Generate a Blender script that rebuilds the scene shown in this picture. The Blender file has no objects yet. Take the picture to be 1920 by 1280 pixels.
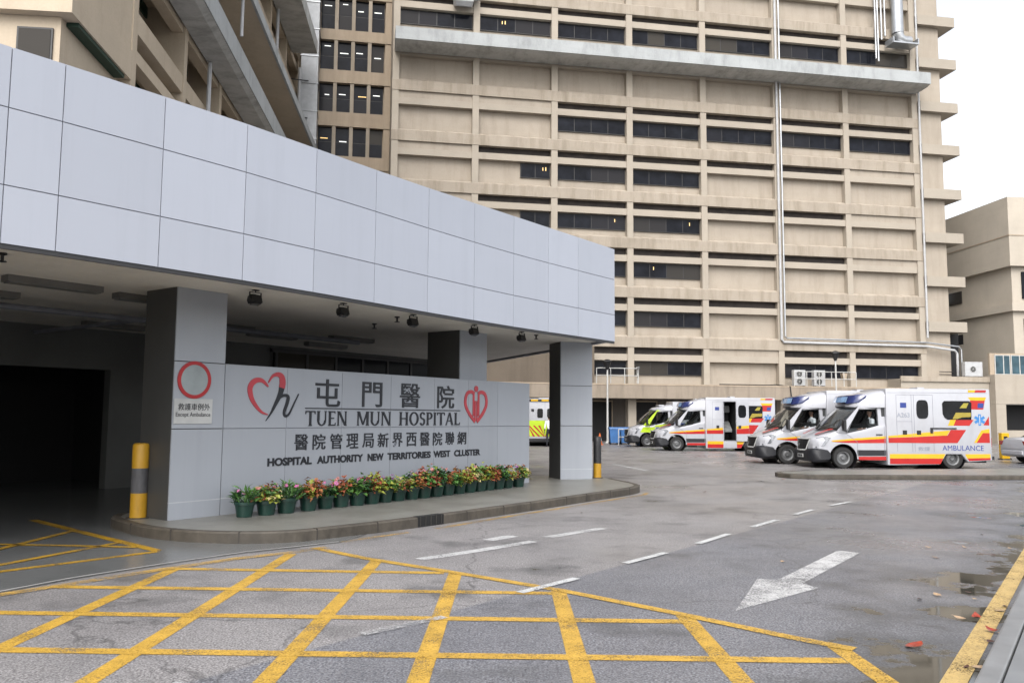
import bpy, bmesh, math, random
from mathutils import Vector, Matrix
R = math.radians
PI = math.pi
sc = bpy.context.scene
C = sc.collection
random.seed(7)

# ------------------------------------------------------------------ camera, sky, sun, exposure
cam_d = bpy.data.cameras.new("camera")
cam_d.sensor_width = 22.3
cam_d.lens = 18.0
cam_d.clip_end = 2000
cam = bpy.data.objects.new("camera", cam_d)
C.objects.link(cam)
cam.matrix_world = Matrix.Translation((0, 0, 1.65)) @ Matrix.Rotation(PI / 2 + math.atan(141 / 1550), 4, 'X') @ Matrix.Rotation(R(.42), 4, 'Z')
sc.camera = cam

SUN_EL, SUN_AZ = R(48), R(190)      # azimuth measured from +Y towards +X: behind the camera, to the left
w = bpy.data.worlds.new("World")
sc.world = w
w.use_nodes = True
nt = w.node_tree
bg = nt.nodes["Background"]
sky = nt.nodes.new("ShaderNodeTexSky")
sky.sky_type = 'NISHITA'
sky.sun_disc = False
sky.sun_elevation = SUN_EL
sky.sun_rotation = SUN_AZ
sky.air_density = 1.0
sky.dust_density = 4.0
sky.ozone_density = 1.0
hs = nt.nodes.new("ShaderNodeHueSaturation")
hs.inputs['Saturation'].default_value = .28
hs.inputs['Value'].default_value = 1.35
nt.links.new(sky.outputs[0], hs.inputs['Color'])
nt.links.new(hs.outputs[0], bg.inputs[0])
bg.inputs[1].default_value = .15
sun_d = bpy.data.lights.new("sun", 'SUN')
sun_d.energy = .6
sun_d.angle = R(50)
sun_d.color = (1, .97, .92)
sun = bpy.data.objects.new("sun", sun_d)
C.objects.link(sun)
sd = Vector((math.sin(SUN_AZ) * math.cos(SUN_EL), math.cos(SUN_AZ) * math.cos(SUN_EL), math.sin(SUN_EL)))
sun.rotation_euler = sd.to_track_quat('Z', 'Y').to_euler()
sun.location = sd * 80
sc.view_settings.view_transform = 'Standard'
sc.view_settings.look = 'None'
sc.view_settings.gamma = 1
sc.view_settings.use_curve_mapping = False
sc.view_settings.exposure = 0.9
sc.cycles.max_bounces = 8
sc.cycles.transparent_max_bounces = 12

# ------------------------------------------------------------------ helpers
class MB:
    """collects shapes, links them as one mesh object"""
    def __init__(s):
        s.v, s.f, s.m = [], [], []
    def add(s, vs, fs, mi=0):
        o = len(s.v)
        s.v += [tuple(p) for p in vs]
        s.f += [tuple(i + o for i in f) for f in fs]
        s.m += [mi] * len(fs)
        return s
    def box(s, x0, x1, y0, y1, z0, z1, mi=0):
        return s.add([(x0, y0, z0), (x1, y0, z0), (x1, y1, z0), (x0, y1, z0), (x0, y0, z1), (x1, y0, z1), (x1, y1, z1), (x0, y1, z1)],
                     [(0, 3, 2, 1), (4, 5, 6, 7), (0, 1, 5, 4), (1, 2, 6, 5), (2, 3, 7, 6), (3, 0, 4, 7)], mi)
    def prism(s, pts, a0, a1, axis='z', mi=0):
        n = len(pts)
        mk = {'z': lambda p, a: (p[0], p[1], a), 'y': lambda p, a: (p[0], a, p[1]), 'x': lambda p, a: (a, p[0], p[1])}[axis]
        ar = sum(pts[i][0] * pts[(i + 1) % n][1] - pts[(i + 1) % n][0] * pts[i][1] for i in range(n))
        if ar < 0:
            pts = pts[::-1]
        vs = [mk(p, a0) for p in pts] + [mk(p, a1) for p in pts]
        fs = [tuple(range(n - 1, -1, -1)), tuple(range(n, 2 * n))] + [(i, (i + 1) % n, n + (i + 1) % n, n + i) for i in range(n)]
        if (axis == 'y') == (a1 > a0):
            fs = [f[::-1] for f in fs]
        return s.add(vs, fs, mi)
    def poly(s, pts3, mi=0):
        return s.add(pts3, [tuple(range(len(pts3)))], mi)
    def tube(s, path, r, seg=8, mi=0, caps=True):
        path = [Vector(p) for p in path]
        n = len(path)
        rs = r if isinstance(r, (list, tuple)) else [r] * n
        vs, fs = [], []
        prev = None
        for i, p in enumerate(path):
            d = (path[min(i + 1, n - 1)] - path[max(i - 1, 0)]).normalized()
            if prev is None:
                a = d.orthogonal().normalized()
            else:
                a = (prev - d * prev.dot(d)).normalized()
            prev = a
            b = d.cross(a)
            for k in range(seg):
                t = 2 * PI * k / seg
                vs.append(p + (a * math.cos(t) + b * math.sin(t)) * rs[i])
        for i in range(n - 1):
            for k in range(seg):
                k2 = (k + 1) % seg
                fs.append((i * seg + k, i * seg + k2, (i + 1) * seg + k2, (i + 1) * seg + k))
        if caps:
            fs.append(tuple(range(seg - 1, -1, -1)))
            fs.append(tuple(range((n - 1) * seg, n * seg)))
        return s.add(vs, fs, mi)
    def lathe(s, prof, seg=20, c=(0, 0, 0), axis='z', mi=0):
        vs, fs = [], []
        n = len(prof)
        for k in range(seg):
            t = 2 * PI * k / seg
            for r, h in prof:
                if axis == 'z':
                    vs.append((c[0] + r * math.cos(t), c[1] + r * math.sin(t), c[2] + h))
                else:
                    vs.append((c[0] + r * math.cos(t), c[1] + h, c[2] + r * math.sin(t)))
        for k in range(seg):
            k2 = (k + 1) % seg
            for i in range(n - 1):
                f = (k * n + i, k2 * n + i, k2 * n + i + 1, k * n + i + 1)
                fs.append(f if axis == 'z' else f[::-1])
        return s.add(vs, fs, mi)
    def loft(s, rings, mi=0, caps=True):
        n = len(rings[0])
        vs = [p for r in rings for p in r]
        fs = []
        for i in range(len(rings) - 1):
            for k in range(n):
                k2 = (k + 1) % n
                fs.append((i * n + k, i * n + k2, (i + 1) * n + k2, (i + 1) * n + k))
        if caps:
            fs.append(tuple(range(n - 1, -1, -1)))
            fs.append(tuple(range((len(rings) - 1) * n, len(rings) * n)))
        return s.add(vs, fs, mi)
    def hull(s, pts, mi=0):
        bm = bmesh.new()
        for p in pts:
            bm.verts.new(p)
        bmesh.ops.convex_hull(bm, input=bm.verts)
        bm.verts.ensure_lookup_table()
        used = [v for v in bm.verts if v.link_faces]
        ix = {v: i for i, v in enumerate(used)}
        s.add([v.co[:] for v in used], [[ix[v] for v in f.verts] for f in bm.faces], mi)
        bm.free()
        return s
    def build(s, name, mats, parent=None, smooth=False, bevel=0, fixn=True, angle=35):
        me = bpy.data.meshes.new(name)
        me.from_pydata(s.v, [], s.f)
        mats = mats if isinstance(mats, (list, tuple)) else [mats]
        for m in mats:
            me.materials.append(m)
        if len(mats) > 1:
            me.polygons.foreach_set('material_index', s.m)
        me.update()
        if fixn or bevel:
            bm = bmesh.new()
            bm.from_mesh(me)
            if fixn:
                bmesh.ops.recalc_face_normals(bm, faces=bm.faces)
            if bevel:
                es = [e for e in bm.edges if len(e.link_faces) == 2 and e.calc_face_angle(0) > .6]
                bmesh.ops.bevel(bm, geom=es, offset=bevel, segments=2, affect='EDGES', profile=.6, clamp_overlap=True)
            bm.to_mesh(me)
            bm.free()
        if smooth:
            me.polygons.foreach_set('use_smooth', [True] * len(me.polygons))
            try:
                me.set_sharp_from_angle(angle=R(angle))
            except Exception:
                pass
        o = bpy.data.objects.new(name, me)
        C.objects.link(o)
        if parent:
            o.parent = parent
        return o

def tag(o, label=None, cat=None, group=None, kind=None):
    if label: o['label'] = label
    if cat: o['category'] = cat
    if group: o['group'] = group
    if kind: o['kind'] = kind
    return o

def thing(name, loc=(0, 0, 0), rz=0, label=None, cat=None, group=None):
    o = bpy.data.objects.new(name, None)
    C.objects.link(o)
    o.location = loc
    o.rotation_euler = (0, 0, rz)
    o.empty_display_size = .2
    return tag(o, label, cat, group)

def kids(o):
    return [c for c in C.objects if c.parent == o]

def copy_tree(o, parent=None):
    c = o.copy()
    C.objects.link(c)
    if parent:
        c.parent = parent
    for ch in kids(o):
        copy_tree(ch, c)
    return c

def text_geo(body, extrude=0.0, offset=0.0, shear=0.0, res=4):
    cu = bpy.data.curves.new('lettering', 'FONT')
    cu.body = body
    cu.size = 1
    cu.extrude = extrude
    cu.offset = offset
    cu.shear = shear
    cu.resolution_u = res
    ob = bpy.data.objects.new('lettering', cu)
    C.objects.link(ob)
    dg = bpy.context.evaluated_depsgraph_get()
    me = bpy.data.meshes.new_from_object(ob.evaluated_get(dg))
    vs = [tuple(v.co) for v in me.vertices]
    fs = [tuple(p.vertices) for p in me.polygons]
    bpy.data.objects.remove(ob)
    bpy.data.curves.remove(cu)
    bpy.data.meshes.remove(me)
    return vs, fs

def put_text(name, body, rect, y, m, parent, depth=.006, offset=0.0, shear=0.0, flip=False):
    """writing in the parent's local x-z plane facing -y, fitted to rect = x0,x1,z0,z1"""
    vs, fs = text_geo(body, .02, offset, shear)
    if not vs:
        return None
    x0, x1, z0, z1 = rect
    a0 = min(v[0] for v in vs); a1 = max(v[0] for v in vs)
    b0 = min(v[1] for v in vs); b1 = max(v[1] for v in vs)
    out = []
    for x, yy, z in vs:
        out.append((x0 + (x - a0) / (a1 - a0) * (x1 - x0), y + (depth if z < 0 else 0) - (depth if z > 0 else 0) * 1.0, z0 + (yy - b0) / (b1 - b0) * (z1 - z0)))
    return MB().add(out, fs).build(name, m, parent, fixn=False)

def stroke(mb, path, widths, y, th=.012, mi=0):
    """flat brush stroke of varying width in the x-z plane"""
    n = len(path)
    L, Rr = [], []
    for i, (x, z) in enumerate(path):
        a = path[max(i - 1, 0)]; b = path[min(i + 1, n - 1)]
        dx, dz = b[0] - a[0], b[1] - a[1]
        l = math.hypot(dx, dz) or 1
        nx, nz = -dz / l, dx / l
        h = widths[i] / 2
        L.append((x + nx * h, z + nz * h)); Rr.append((x - nx * h, z - nz * h))
    for i in range(n - 1):
        q = [L[i], L[i + 1], Rr[i + 1], Rr[i]]
        vs = [(p[0], y - th, p[1]) for p in q] + [(p[0], y, p[1]) for p in q]
        mb.add(vs, [(0, 1, 2, 3), (7, 6, 5, 4), (0, 4, 5, 1), (2, 6, 7, 3)], mi)

def spline(pts, n=6):
    out = []
    P = [pts[0]] + list(pts) + [pts[-1]]
    for i in range(1, len(P) - 2):
        p0, p1, p2, p3 = [Vector(p) for p in P[i - 1:i + 3]]
        for k in range(n):
            t = k / n
            out.append(tuple(.5 * ((2 * p1) + (-p0 + p2) * t + (2 * p0 - 5 * p1 + 4 * p2 - p3) * t * t + (-p0 + 3 * p1 - 3 * p2 + p3) * t ** 3)))
    out.append(tuple(pts[-1]))
    return out

# ------------------------------------------------------------------ materials
KS, KC = .66, .66      # overall reflectance levels: painted things, concrete
def new_mat(name):
    m = bpy.data.materials.new(name)
    m.use_nodes = True
    t = m.node_tree
    return m, t, t.nodes["Principled BSDF"], t.nodes, t.links

def rgba(c):
    return (c[0], c[1], c[2], 1)

def noise(t, scale, detail=4, rough=.55, vec=None, mapscale=None, coord='Object'):
    tc = t.nodes.new("ShaderNodeTexCoord")
    src = tc.outputs[coord]
    if mapscale:
        mp = t.nodes.new("ShaderNodeMapping")
        mp.inputs['Scale'].default_value = mapscale
        t.links.new(src, mp.inputs[0])
        src = mp.outputs[0]
    n = t.nodes.new("ShaderNodeTexNoise")
    n.inputs['Scale'].default_value = scale
    n.inputs['Detail'].default_value = detail
    n.inputs['Roughness'].default_value = rough
    t.links.new(src, n.inputs['Vector'])
    return n.outputs[0]

def ramp(t, src, stops):
    r = t.nodes.new("ShaderNodeValToRGB")
    e = r.color_ramp.elements
    while len(e) < len(stops):
        e.new(.5)
    for i, (p, c) in enumerate(stops):
        e[i].position = p
        e[i].color = rgba(c) if not isinstance(c, (int, float)) else (c, c, c, 1)
    t.links.new(src, r.inputs[0])
    return r.outputs[0]

def mixc(t, fac, a, b, mode='MIX'):
    m = t.nodes.new("ShaderNodeMix")
    m.data_type = 'RGBA'
    m.blend_type = mode
    for i, v in ((0, fac), (6, a), (7, b)):
        if isinstance(v, (int, float)):
            m.inputs[i].default_value = v if i == 0 else (v, v, v, 1)
        elif isinstance(v, tuple):
            m.inputs[i].default_value = rgba(v)
        else:
            t.links.new(v, m.inputs[i])
    return m.outputs[2]

def bumpn(t, src, strength, dist=.02):
    b = t.nodes.new("ShaderNodeBump")
    b.inputs['Strength'].default_value = strength
    b.inputs['Distance'].default_value = dist
    t.links.new(src, b.inputs['Height'])
    return b.outputs[0]

def simple(name, col, rough=.5, metal=0, var=.12, scale=4, spec=.5, bump=0, coat=0):
    col = tuple(c * KS for c in col)
    m, t, p, N, L = new_mat(name)
    n = noise(t, scale, 5)
    lo = tuple(c * (1 - var) for c in col); hi = tuple(min(1, c * (1 + var)) for c in col)
    L.new(ramp(t, n, [(.3, lo), (.7, hi)]), p.inputs['Base Color'])
    p.inputs['Roughness'].default_value = rough
    p.inputs['Metallic'].default_value = metal
    p.inputs['Specular IOR Level'].default_value = spec
    if coat:
        p.inputs['Coat Weight'].default_value = coat
        p.inputs['Coat Roughness'].default_value = .08
    if bump:
        L.new(bumpn(t, noise(t, scale * 6, 3), bump), p.inputs['Normal'])
    return m

def concrete(name, base, stain, stain_lo=.52, stain_hi=.75, streak=(.9, .9, .12), rough=.85, amount=.55):
    base = tuple(c * KC for c in base); stain = tuple(c * KC for c in stain)
    m, t, p, N, L = new_mat(name)
    big = noise(t, .5, 6, .6)
    c = ramp(t, big, [(.3, tuple(x * .88 for x in base)), (.7, tuple(min(1, x * 1.08) for x in base))])
    st = noise(t, 1.6, 7, .68, mapscale=streak)
    f = ramp(t, st, [(stain_lo, 0), (stain_hi, amount)])
    c = mixc(t, f, c, stain)
    hz = noise(t, 1.1, 6, .65, mapscale=(.25, .25, 2.2))
    f2 = ramp(t, hz, [(.5, 0), (.78, amount * .6)])
    c = mixc(t, f2, c, tuple(x * .72 for x in base))
    fine = noise(t, 14, 4)
    c = mixc(t, .25, c, ramp(t, fine, [(.2, tuple(x * .75 for x in base)), (.8, tuple(min(1, x * 1.15) for x in base))]))
    L.new(c, p.inputs['Base Color'])
    p.inputs['Roughness'].default_value = rough
    L.new(bumpn(t, fine, .25), p.inputs['Normal'])
    return m

M = {}
M['beige'] = concrete('beige_concrete', (.51, .44, .355), (.27, .22, .155), .46, .66, amount=.75)
M['beige_panel'] = concrete('beige_panel', (.53, .46, .375), (.32, .265, .205), .48, .72, amount=.6)
M['beige_light'] = concrete('beige_pilaster', (.54, .475, .39), (.3, .25, .2), .6, .85)
M['brown_conc'] = concrete('brown_concrete', (.56, .455, .34), (.27, .21, .155), .42, .7)
M['tan_wing'] = concrete('tan_wing', (.70, .585, .44), (.42, .32, .215), .5, .8)
M['grey_conc'] = concrete('grey_concrete', (.70, .71, .69), (.20, .205, .19), .44, .70, streak=(.9, .5, .35), amount=.8)
M['grey_conc_light'] = concrete('grey_concrete_light', (.55, .575, .58), (.22, .23, .23), .46, .70, streak=(.9, .5, .3), amount=.6)
M['sand'] = concrete('sand_concrete', (.52, .46, .38), (.33, .28, .22), .55, .8)
M['kerb'] = concrete('kerb_stone', (.115, .098, .076), (.03, .025, .019), .40, .60, streak=(2, 2, 1), rough=.6, amount=.8)
M['kerb_dark'] = simple('drain_dark', (.012, .012, .012), .8)
M['pave'] = concrete('wet_paving', (.27, .265, .24), (.13, .125, .105), .42, .66, streak=(.8, .8, .8), rough=.38, amount=.75)
M['apron'] = concrete('wet_apron', (.20, .205, .205), (.11, .115, .115), .42, .66, streak=(.6, .6, .6), rough=.22, amount=.6)
M['win'] = None
def clad(name, col, rough):
    """painted metal cladding: tone differs a little panel by panel, faint rain streaks"""
    col = tuple(c * KS for c in col)
    m, t, p, N, L = new_mat(name)
    ge = N.new("ShaderNodeNewGeometry")
    c = ramp(t, ge.outputs['Random Per Island'], [(0, tuple(x * .955 for x in col)), (1, tuple(x * 1.03 for x in col))])
    st = noise(t, 2.2, 6, .7, mapscale=(1.6, 1.6, .10))
    c = mixc(t, ramp(t, st, [(.5, 0), (.8, .16)]), c, tuple(x * .55 for x in col))
    bl = noise(t, .7, 4, .6)
    c = mixc(t, ramp(t, bl, [(.35, .10), (.65, 0)]), c, tuple(x * .8 for x in col))
    L.new(c, p.inputs['Base Color'])
    L.new(ramp(t, noise(t, 3, 4), [(.3, rough - .05), (.7, rough + .10)]), p.inputs['Roughness'])
    L.new(bumpn(t, noise(t, .9, 2), .05, .05), p.inputs['Normal'])
    return m
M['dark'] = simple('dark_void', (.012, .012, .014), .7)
M['gap_dark'] = simple('gap_shade_brown', (.045, .036, .032), .8, 0, .4, 2)  # shade of the gaps above the sunshades, put into a dark brown
M['dark_green'] = simple('dark_green_paint', (.012, .05, .03), .6)
M['alu'] = clad('fascia_panel', (.555, .59, .675), .34)
M['alu_wall'] = clad('wall_panel', (.45, .48, .53), .33)
M['joint'] = simple('panel_joint', (.26, .27, .31), .6)
M['white_joint'] = simple('white_joint', (.62, .64, .68), .5)
M['col_shade'] = simple('column_side_shade', (.085, .085, .082), .45, 0, .12, 1.2)  # shade of the column's inner faces put into the colour
M['soffit'] = concrete('soffit_plaster', (1.15, 1.10, 1.0), (.75, .71, .64), .45, .75, streak=(.5, .5, .5), amount=.5)
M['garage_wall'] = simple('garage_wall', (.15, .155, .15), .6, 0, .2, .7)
M['black'] = simple('black_plastic', (.015, .015, .017), .45)
M['rubber'] = simple('rubber', (.018, .018, .018), .75, bump=.2, scale=9)
M['letter'] = simple('black_letter', (.013, .015, .022), .4)
M['red_sign'] = simple('red_sign', (.50, .02, .025), .4)
M['pink_red'] = simple('logo_red', (.58, .055, .075), .4)
M['plate_white'] = simple('plate_white', (.62, .63, .62), .45)
M['disc_white'] = simple('disc_white', (.38, .43, .44), .4)
def body_white():
    m, t, p, N, L = new_mat('white_paint')
    c = ramp(t, noise(t, 2, 5), [(.3, (.335, .342, .37)), (.7, (.36, .367, .395))])
    c = mixc(t, ramp(t, noise(t, 3.5, 6, .7, mapscale=(1, 1, .35)), [(.5, 0), (.8, .28)]), c, (.19, .185, .175))
    L.new(c, p.inputs['Base Color'])
    p.inputs['Roughness'].default_value = .28
    p.inputs['Coat Weight'].default_value = .5
    p.inputs['Coat Roughness'].default_value = .06
    return m
M['white'] = body_white()
M['dgrey'] = simple('bumper_grey', (.012, .013, .018), .5)
M['chrome'] = simple('chrome', (.75, .75, .72), .2, 1.0, .05)
M['rim'] = simple('rim_grey', (.20, .205, .21), .4, .5, .2, 6)
M['v_red'] = simple('vehicle_red', (.52, .018, .016), .3, 0, .08, 3)
M['v_yel'] = simple('vehicle_yellow', (.85, .50, .02), .3, 0, .06, 3)
M['v_blue'] = simple('vehicle_blue', (.03, .06, .30), .35)
M['v_lblue'] = simple('vehicle_light_blue', (.05, .25, .62), .35)
M['v_grey'] = simple('vehicle_grey_text', (.33, .36, .42), .4)
M['v_lime'] = simple('vehicle_lime', (.55, .78, .02), .35)
M['lens_blue'] = simple('blue_lens', (.03, .045, .16), .12, 0, .2, 5, .6, coat=1)
M['lens_pale'] = simple('pale_blue_lens', (.22, .42, .72), .15, 0, .25, 8, .6, coat=1)
M['lamp_glass'] = simple('headlamp_glass', (.20, .21, .23), .1, .3, .4, 12, .8, coat=1)
M['red_lens'] = simple('red_lens', (.42, .015, .012), .15, coat=1)
M['silver'] = simple('silver_metal', (.62, .64, .66), .32, .7, .1, 3)
M['silver_white'] = simple('duct_sheet_metal', (.58, .60, .62), .4, .2, .12, 3)
M['white_pipe'] = simple('white_pipe', (.60, .61, .62), .4, 0, .1, 3)
M['white_metal'] = simple('white_railing', (.66, .66, .64), .45, 0, .1, 3)
M['boll_yel'] = concrete('bollard_yellow', (.66, .36, .02), (.22, .12, .02), .55, .75, streak=(3, 3, 1), rough=.5, amount=.7)
M['boll_blk'] = concrete('bollard_black', (.03, .03, .033), (.14, .14, .15), .5, .7, streak=(3, 3, 1), rough=.5, amount=.6)
M['boll_gry'] = concrete('bollard_scuffed', (.13, .13, .14), (.03, .03, .03), .4, .62, streak=(4, 4, 1), rough=.6, amount=.8)
M['pot'] = simple('pot_green', (.010, .046, .034), .4, 0, .2, 7)
M['soil'] = simple('soil', (.03, .02, .014), .95, bump=.6, scale=20)
M['bin_blue'] = simple('bin_blue', (.06, .20, .50), .5, 0, .15, 3)
M['orange'] = simple('cone_orange', (.75, .16, .02), .5)
M['skin'] = simple('skin', (.42, .24, .17), .55)
M['shirt'] = simple('white_shirt', (1.1, 1.12, 1.18), .8)
M['trouser'] = simple('dark_trousers', (.02, .022, .03), .85)
M['hair'] = simple('black_hair', (.012, .01, .01), .6)
M['seat'] = simple('seat_fabric', (.025, .026, .03), .85)
M['cab_dark'] = simple('cab_interior', (.05, .052, .055), .8)
M['equip'] = simple('equipment_grey', (.25, .26, .26), .5, 0, .3, 6)

def glass_dark(name, col, fac=.35, blinds=False):
    m, t, p, N, L = new_mat(name)
    n = noise(t, 1.3, 4)
    c = ramp(t, n, [(.3, tuple(c * .6 for c in col)), (.7, tuple(c * 1.5 for c in col))])
    if blinds:      # some panes have a half-drawn blind behind them
        ge = N.new("ShaderNodeNewGeometry")
        oi = N.new("ShaderNodeObjectInfo")
        ad = N.new("ShaderNodeMath"); ad.operation = 'MULTIPLY_ADD'; ad.inputs[1].default_value = 7.3
        L.new(oi.outputs['Random'], ad.inputs[0]); L.new(ge.outputs['Random Per Island'], ad.inputs[2])
        fr = N.new("ShaderNodeMath"); fr.operation = 'FRACT'; L.new(ad.outputs[0], fr.inputs[0])
        c = mixc(t, ramp(t, fr.outputs[0], [(.74, 0), (.78, 1)]), c, ramp(t, fr.outputs[0], [(.78, (.02, .02, .024)), (1, (.05, .045, .038))]))
    L.new(c, p.inputs['Base Color'])
    p.inputs['Roughness'].default_value = .12
    p.inputs['Specular IOR Level'].default_value = fac
    return m
M['win'] = glass_dark('window_glass_dark', (.010, .011, .015), .10, True)
M['win_blue'] = glass_dark('window_glass_blue', (.035, .07, .09), .4)
M['win_amb'] = glass_dark('ambulance_dark_glass', (.008, .009, .011), .35)

def glass_clear(name, tint, refl):
    m, t, p, N, L = new_mat(name)
    N.remove(p)
    tr = N.new("ShaderNodeBsdfTransparent"); tr.inputs[0].default_value = rgba(tint)
    gl = N.new("ShaderNodeBsdfGlossy"); gl.inputs['Roughness'].default_value = .03
    lw = N.new("ShaderNodeLayerWeight"); lw.inputs[0].default_value = refl
    mx = N.new("ShaderNodeMixShader")
    L.new(lw.outputs[0], mx.inputs[0]); L.new(tr.outputs[0], mx.inputs[1]); L.new(gl.outputs[0], mx.inputs[2])
    L.new(mx.outputs[0], N["Material Output"].inputs[0])
    return m
M['screen'] = glass_clear('windscreen_glass', (.84, .87, .87), .45)
M['sideglass'] = glass_clear('side_glass', (.66, .69, .69), .10)

def emit(name, col, s):
    m, t, p, N, L = new_mat(name)
    p.inputs['Base Color'].default_value = rgba(col)
    p.inputs['Emission Color'].default_value = rgba(col)
    p.inputs['Emission Strength'].default_value = s
    return m
M['lit_warm'] = emit('lit_ceiling_lamp', (1, .66, .26), .45)
M['lit_white'] = emit('lit_ceiling_tube', (.9, .92, .88), .6)

# asphalt: dark bluish newer surface, paler brown-grey older lane left of the lane line, wet gloss
def asphalt():
    m, t, p, N, L = new_mat('wet_asphalt')
    tc = N.new("ShaderNodeTexCoord")
    sep = N.new("ShaderNodeSeparateXYZ"); L.new(tc.outputs['Object'], sep.inputs[0])
    def mth(op, a, b):
        n = N.new("ShaderNodeMath"); n.operation = op
        for i, v in enumerate((a, b)):
            if isinstance(v, (int, float)): n.inputs[i].default_value = v
            else: L.new(v, n.inputs[i])
        return n.outputs[0]
    # signed distance to the lane line through (-1.08,6.46) and (6.8,16.65): positive = older lane
    d = mth('SUBTRACT', mth('MULTIPLY', mth('SUBTRACT', sep.outputs[1], 6.46), .6117), mth('MULTIPLY', mth('ADD', sep.outputs[0], 1.08), .7911))
    old = ramp(t, mth('ADD', mth('MULTIPLY', d, 8), .5), [(.3, 0), (.7, 1)])
    grain = noise(t, 62, 2, .6)
    grain2 = noise(t, 21, 5, .75)
    vor = N.new("ShaderNodeTexVoronoi"); vor.inputs['Scale'].default_value = 70
    L.new(tc.outputs['Object'], vor.inputs['Vector'])
    g = mixc(t, .25, grain, grain2)
    new = ramp(t, g, [(.36, (.024, .024, .029)), (.50, (.105, .106, .118)), (.63, (.28, .285, .305))])
    oldc = ramp(t, g, [(.38, (.055, .050, .050)), (.50, (.18, .171, .170)), (.62, (.37, .355, .35))])
    c = mixc(t, old, new, oldc)
    stones = ramp(t, vor.outputs['Color'], [(.55, 0), (.85, .55)])
    c = mixc(t, stones, c, (.22, .215, .22))
    blot = noise(t, .35, 6, .6)
    c = mixc(t, ramp(t, blot, [(.45, 0), (.66, .30)]), c, (.05, .05, .054))
    blot2 = noise(t, 1.5, 5, .6)
    c = mixc(t, ramp(t, blot2, [(.5, 0), (.75, .28)]), c, (.045, .045, .05))
    # cracks
    vd = N.new("ShaderNodeTexVoronoi"); vd.feature = 'DISTANCE_TO_EDGE'; vd.inputs['Scale'].default_value = .22
    wob = N.new("ShaderNodeVectorMath"); wob.operation = 'ADD'
    nz = N.new("ShaderNodeTexNoise"); nz.inputs['Scale'].default_value = 1.2; nz.inputs['Detail'].default_value = 6
    L.new(tc.outputs['Object'], nz.inputs['Vector'])
    L.new(tc.outputs['Object'], wob.inputs[0]); L.new(nz.outputs['Color'], wob.inputs[1])
    L.new(wob.outputs[0], vd.inputs['Vector'])
    cr = ramp(t, vd.outputs['Distance'], [(.0015, .55), (.004, 0)])
    c = mixc(t, cr, c, (.02, .02, .02))
    # standing water along the gutter: dark, smooth, with soft ragged edges
    dg = mth('SUBTRACT', mth('MULTIPLY', mth('SUBTRACT', sep.outputs[1], 5.38), .581), mth('MULTIPLY', mth('SUBTRACT', sep.outputs[0], 2.71), .814))
    fall = ramp(t, mth('MULTIPLY', dg, .8), [(0, .21), (1, 0)])
    edge = mth('MULTIPLY', noise(t, 9, 5, .7), .16)
    pn = mth('ADD', mth('ADD', noise(t, .85, 4, .55), fall), edge)
    pud = ramp(t, pn, [(.765, 0), (.80, 1)])
    damp = ramp(t, pn, [(.62, 0), (.75, .6)])
    c = mixc(t, damp, c, (.05, .05, .05))
    c = mixc(t, pud, c, (.035, .034, .028))
    L.new(c, p.inputs['Base Color'])
    wet = noise(t, .28, 5, .6)
    sx = ramp(t, mth('MULTIPLY', mth('ADD', sep.outputs[0], 1.0), .09), [(0, 0), (1, .16)])
    wsum = mth('ADD', wet, sx)
    rr = ramp(t, wsum, [(.40, .66), (.58, .44), (.72, .25)])
    L.new(mixc(t, pud, rr, .05), p.inputs['Roughness'])
    p.inputs['Specular IOR Level'].default_value = .5
    b = N.new("ShaderNodeBump"); b.inputs['Distance'].default_value = .012
    L.new(g, b.inputs['Height'])
    L.new(mth('MULTIPLY', mth('SUBTRACT', 1.0, pud), .28), b.inputs['Strength'])
    L.new(b.outputs[0], p.inputs['Normal'])
    return m
M['asphalt'] = asphalt()

def paint(name, col, wear=.5, soft=.06, base=None, rough=.5):
    """road paint worn through to whatever lies below it"""
    m, t, p, N, L = new_mat(name)
    a = noise(t, 60, 3, .8)
    b = noise(t, 1.7, 6, .75)
    mx = N.new("ShaderNodeMath"); mx.operation = 'MULTIPLY_ADD'; mx.inputs[1].default_value = .55
    ad = N.new("ShaderNodeMath"); ad.operation = 'MULTIPLY'; ad.inputs[1].default_value = .45
    L.new(b, ad.inputs[0]); L.new(a, mx.inputs[0]); L.new(ad.outputs[0], mx.inputs[2])
    f = ramp(t, mx.outputs[0], [(wear - soft, 1), (wear + soft, 0)])
    tone = ramp(t, noise(t, 4, 6, .75), [(.3, tuple(c * .66 for c in col)), (.66, col)])
    grit = ramp(t, noise(t, 90, 2, .7), [(.35, .72), (.6, 1)])
    L.new(mixc(t, 1.0, tone, grit, 'MULTIPLY'), p.inputs['Base Color'])
    p.inputs['Roughness'].default_value = rough
    L.new(bumpn(t, a, .6, .006), p.inputs['Normal'])
    tr = N.new("ShaderNodeBsdfTransparent")
    sh = N.new("ShaderNodeMixShader")
    L.new(f, sh.inputs[0]); L.new(tr.outputs[0], sh.inputs[1]); L.new(p.outputs[0], sh.inputs[2])
    L.new(sh.outputs[0], N["Material Output"].inputs[0])
    return m
M['yellow_mark'] = paint('yellow_road_paint', (.57, .345, .05), .56)
M['yellow_worn'] = paint('yellow_road_paint_worn', (.56, .35, .08), .50)
M['yellow_pale'] = paint('yellow_gutter_line', (.56, .39, .14), .565)
M['white_mark'] = paint('white_road_paint', (.58, .59, .59), .575)
M['white_worn'] = paint('white_road_paint_worn', (.56, .56, .56), .535)
M['white_faint'] = paint('white_road_paint_faint', (.50, .50, .50), .485)
M['yellow_apron'] = paint('yellow_apron_paint', (.52, .30, .025), .56, rough=.35)

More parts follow.
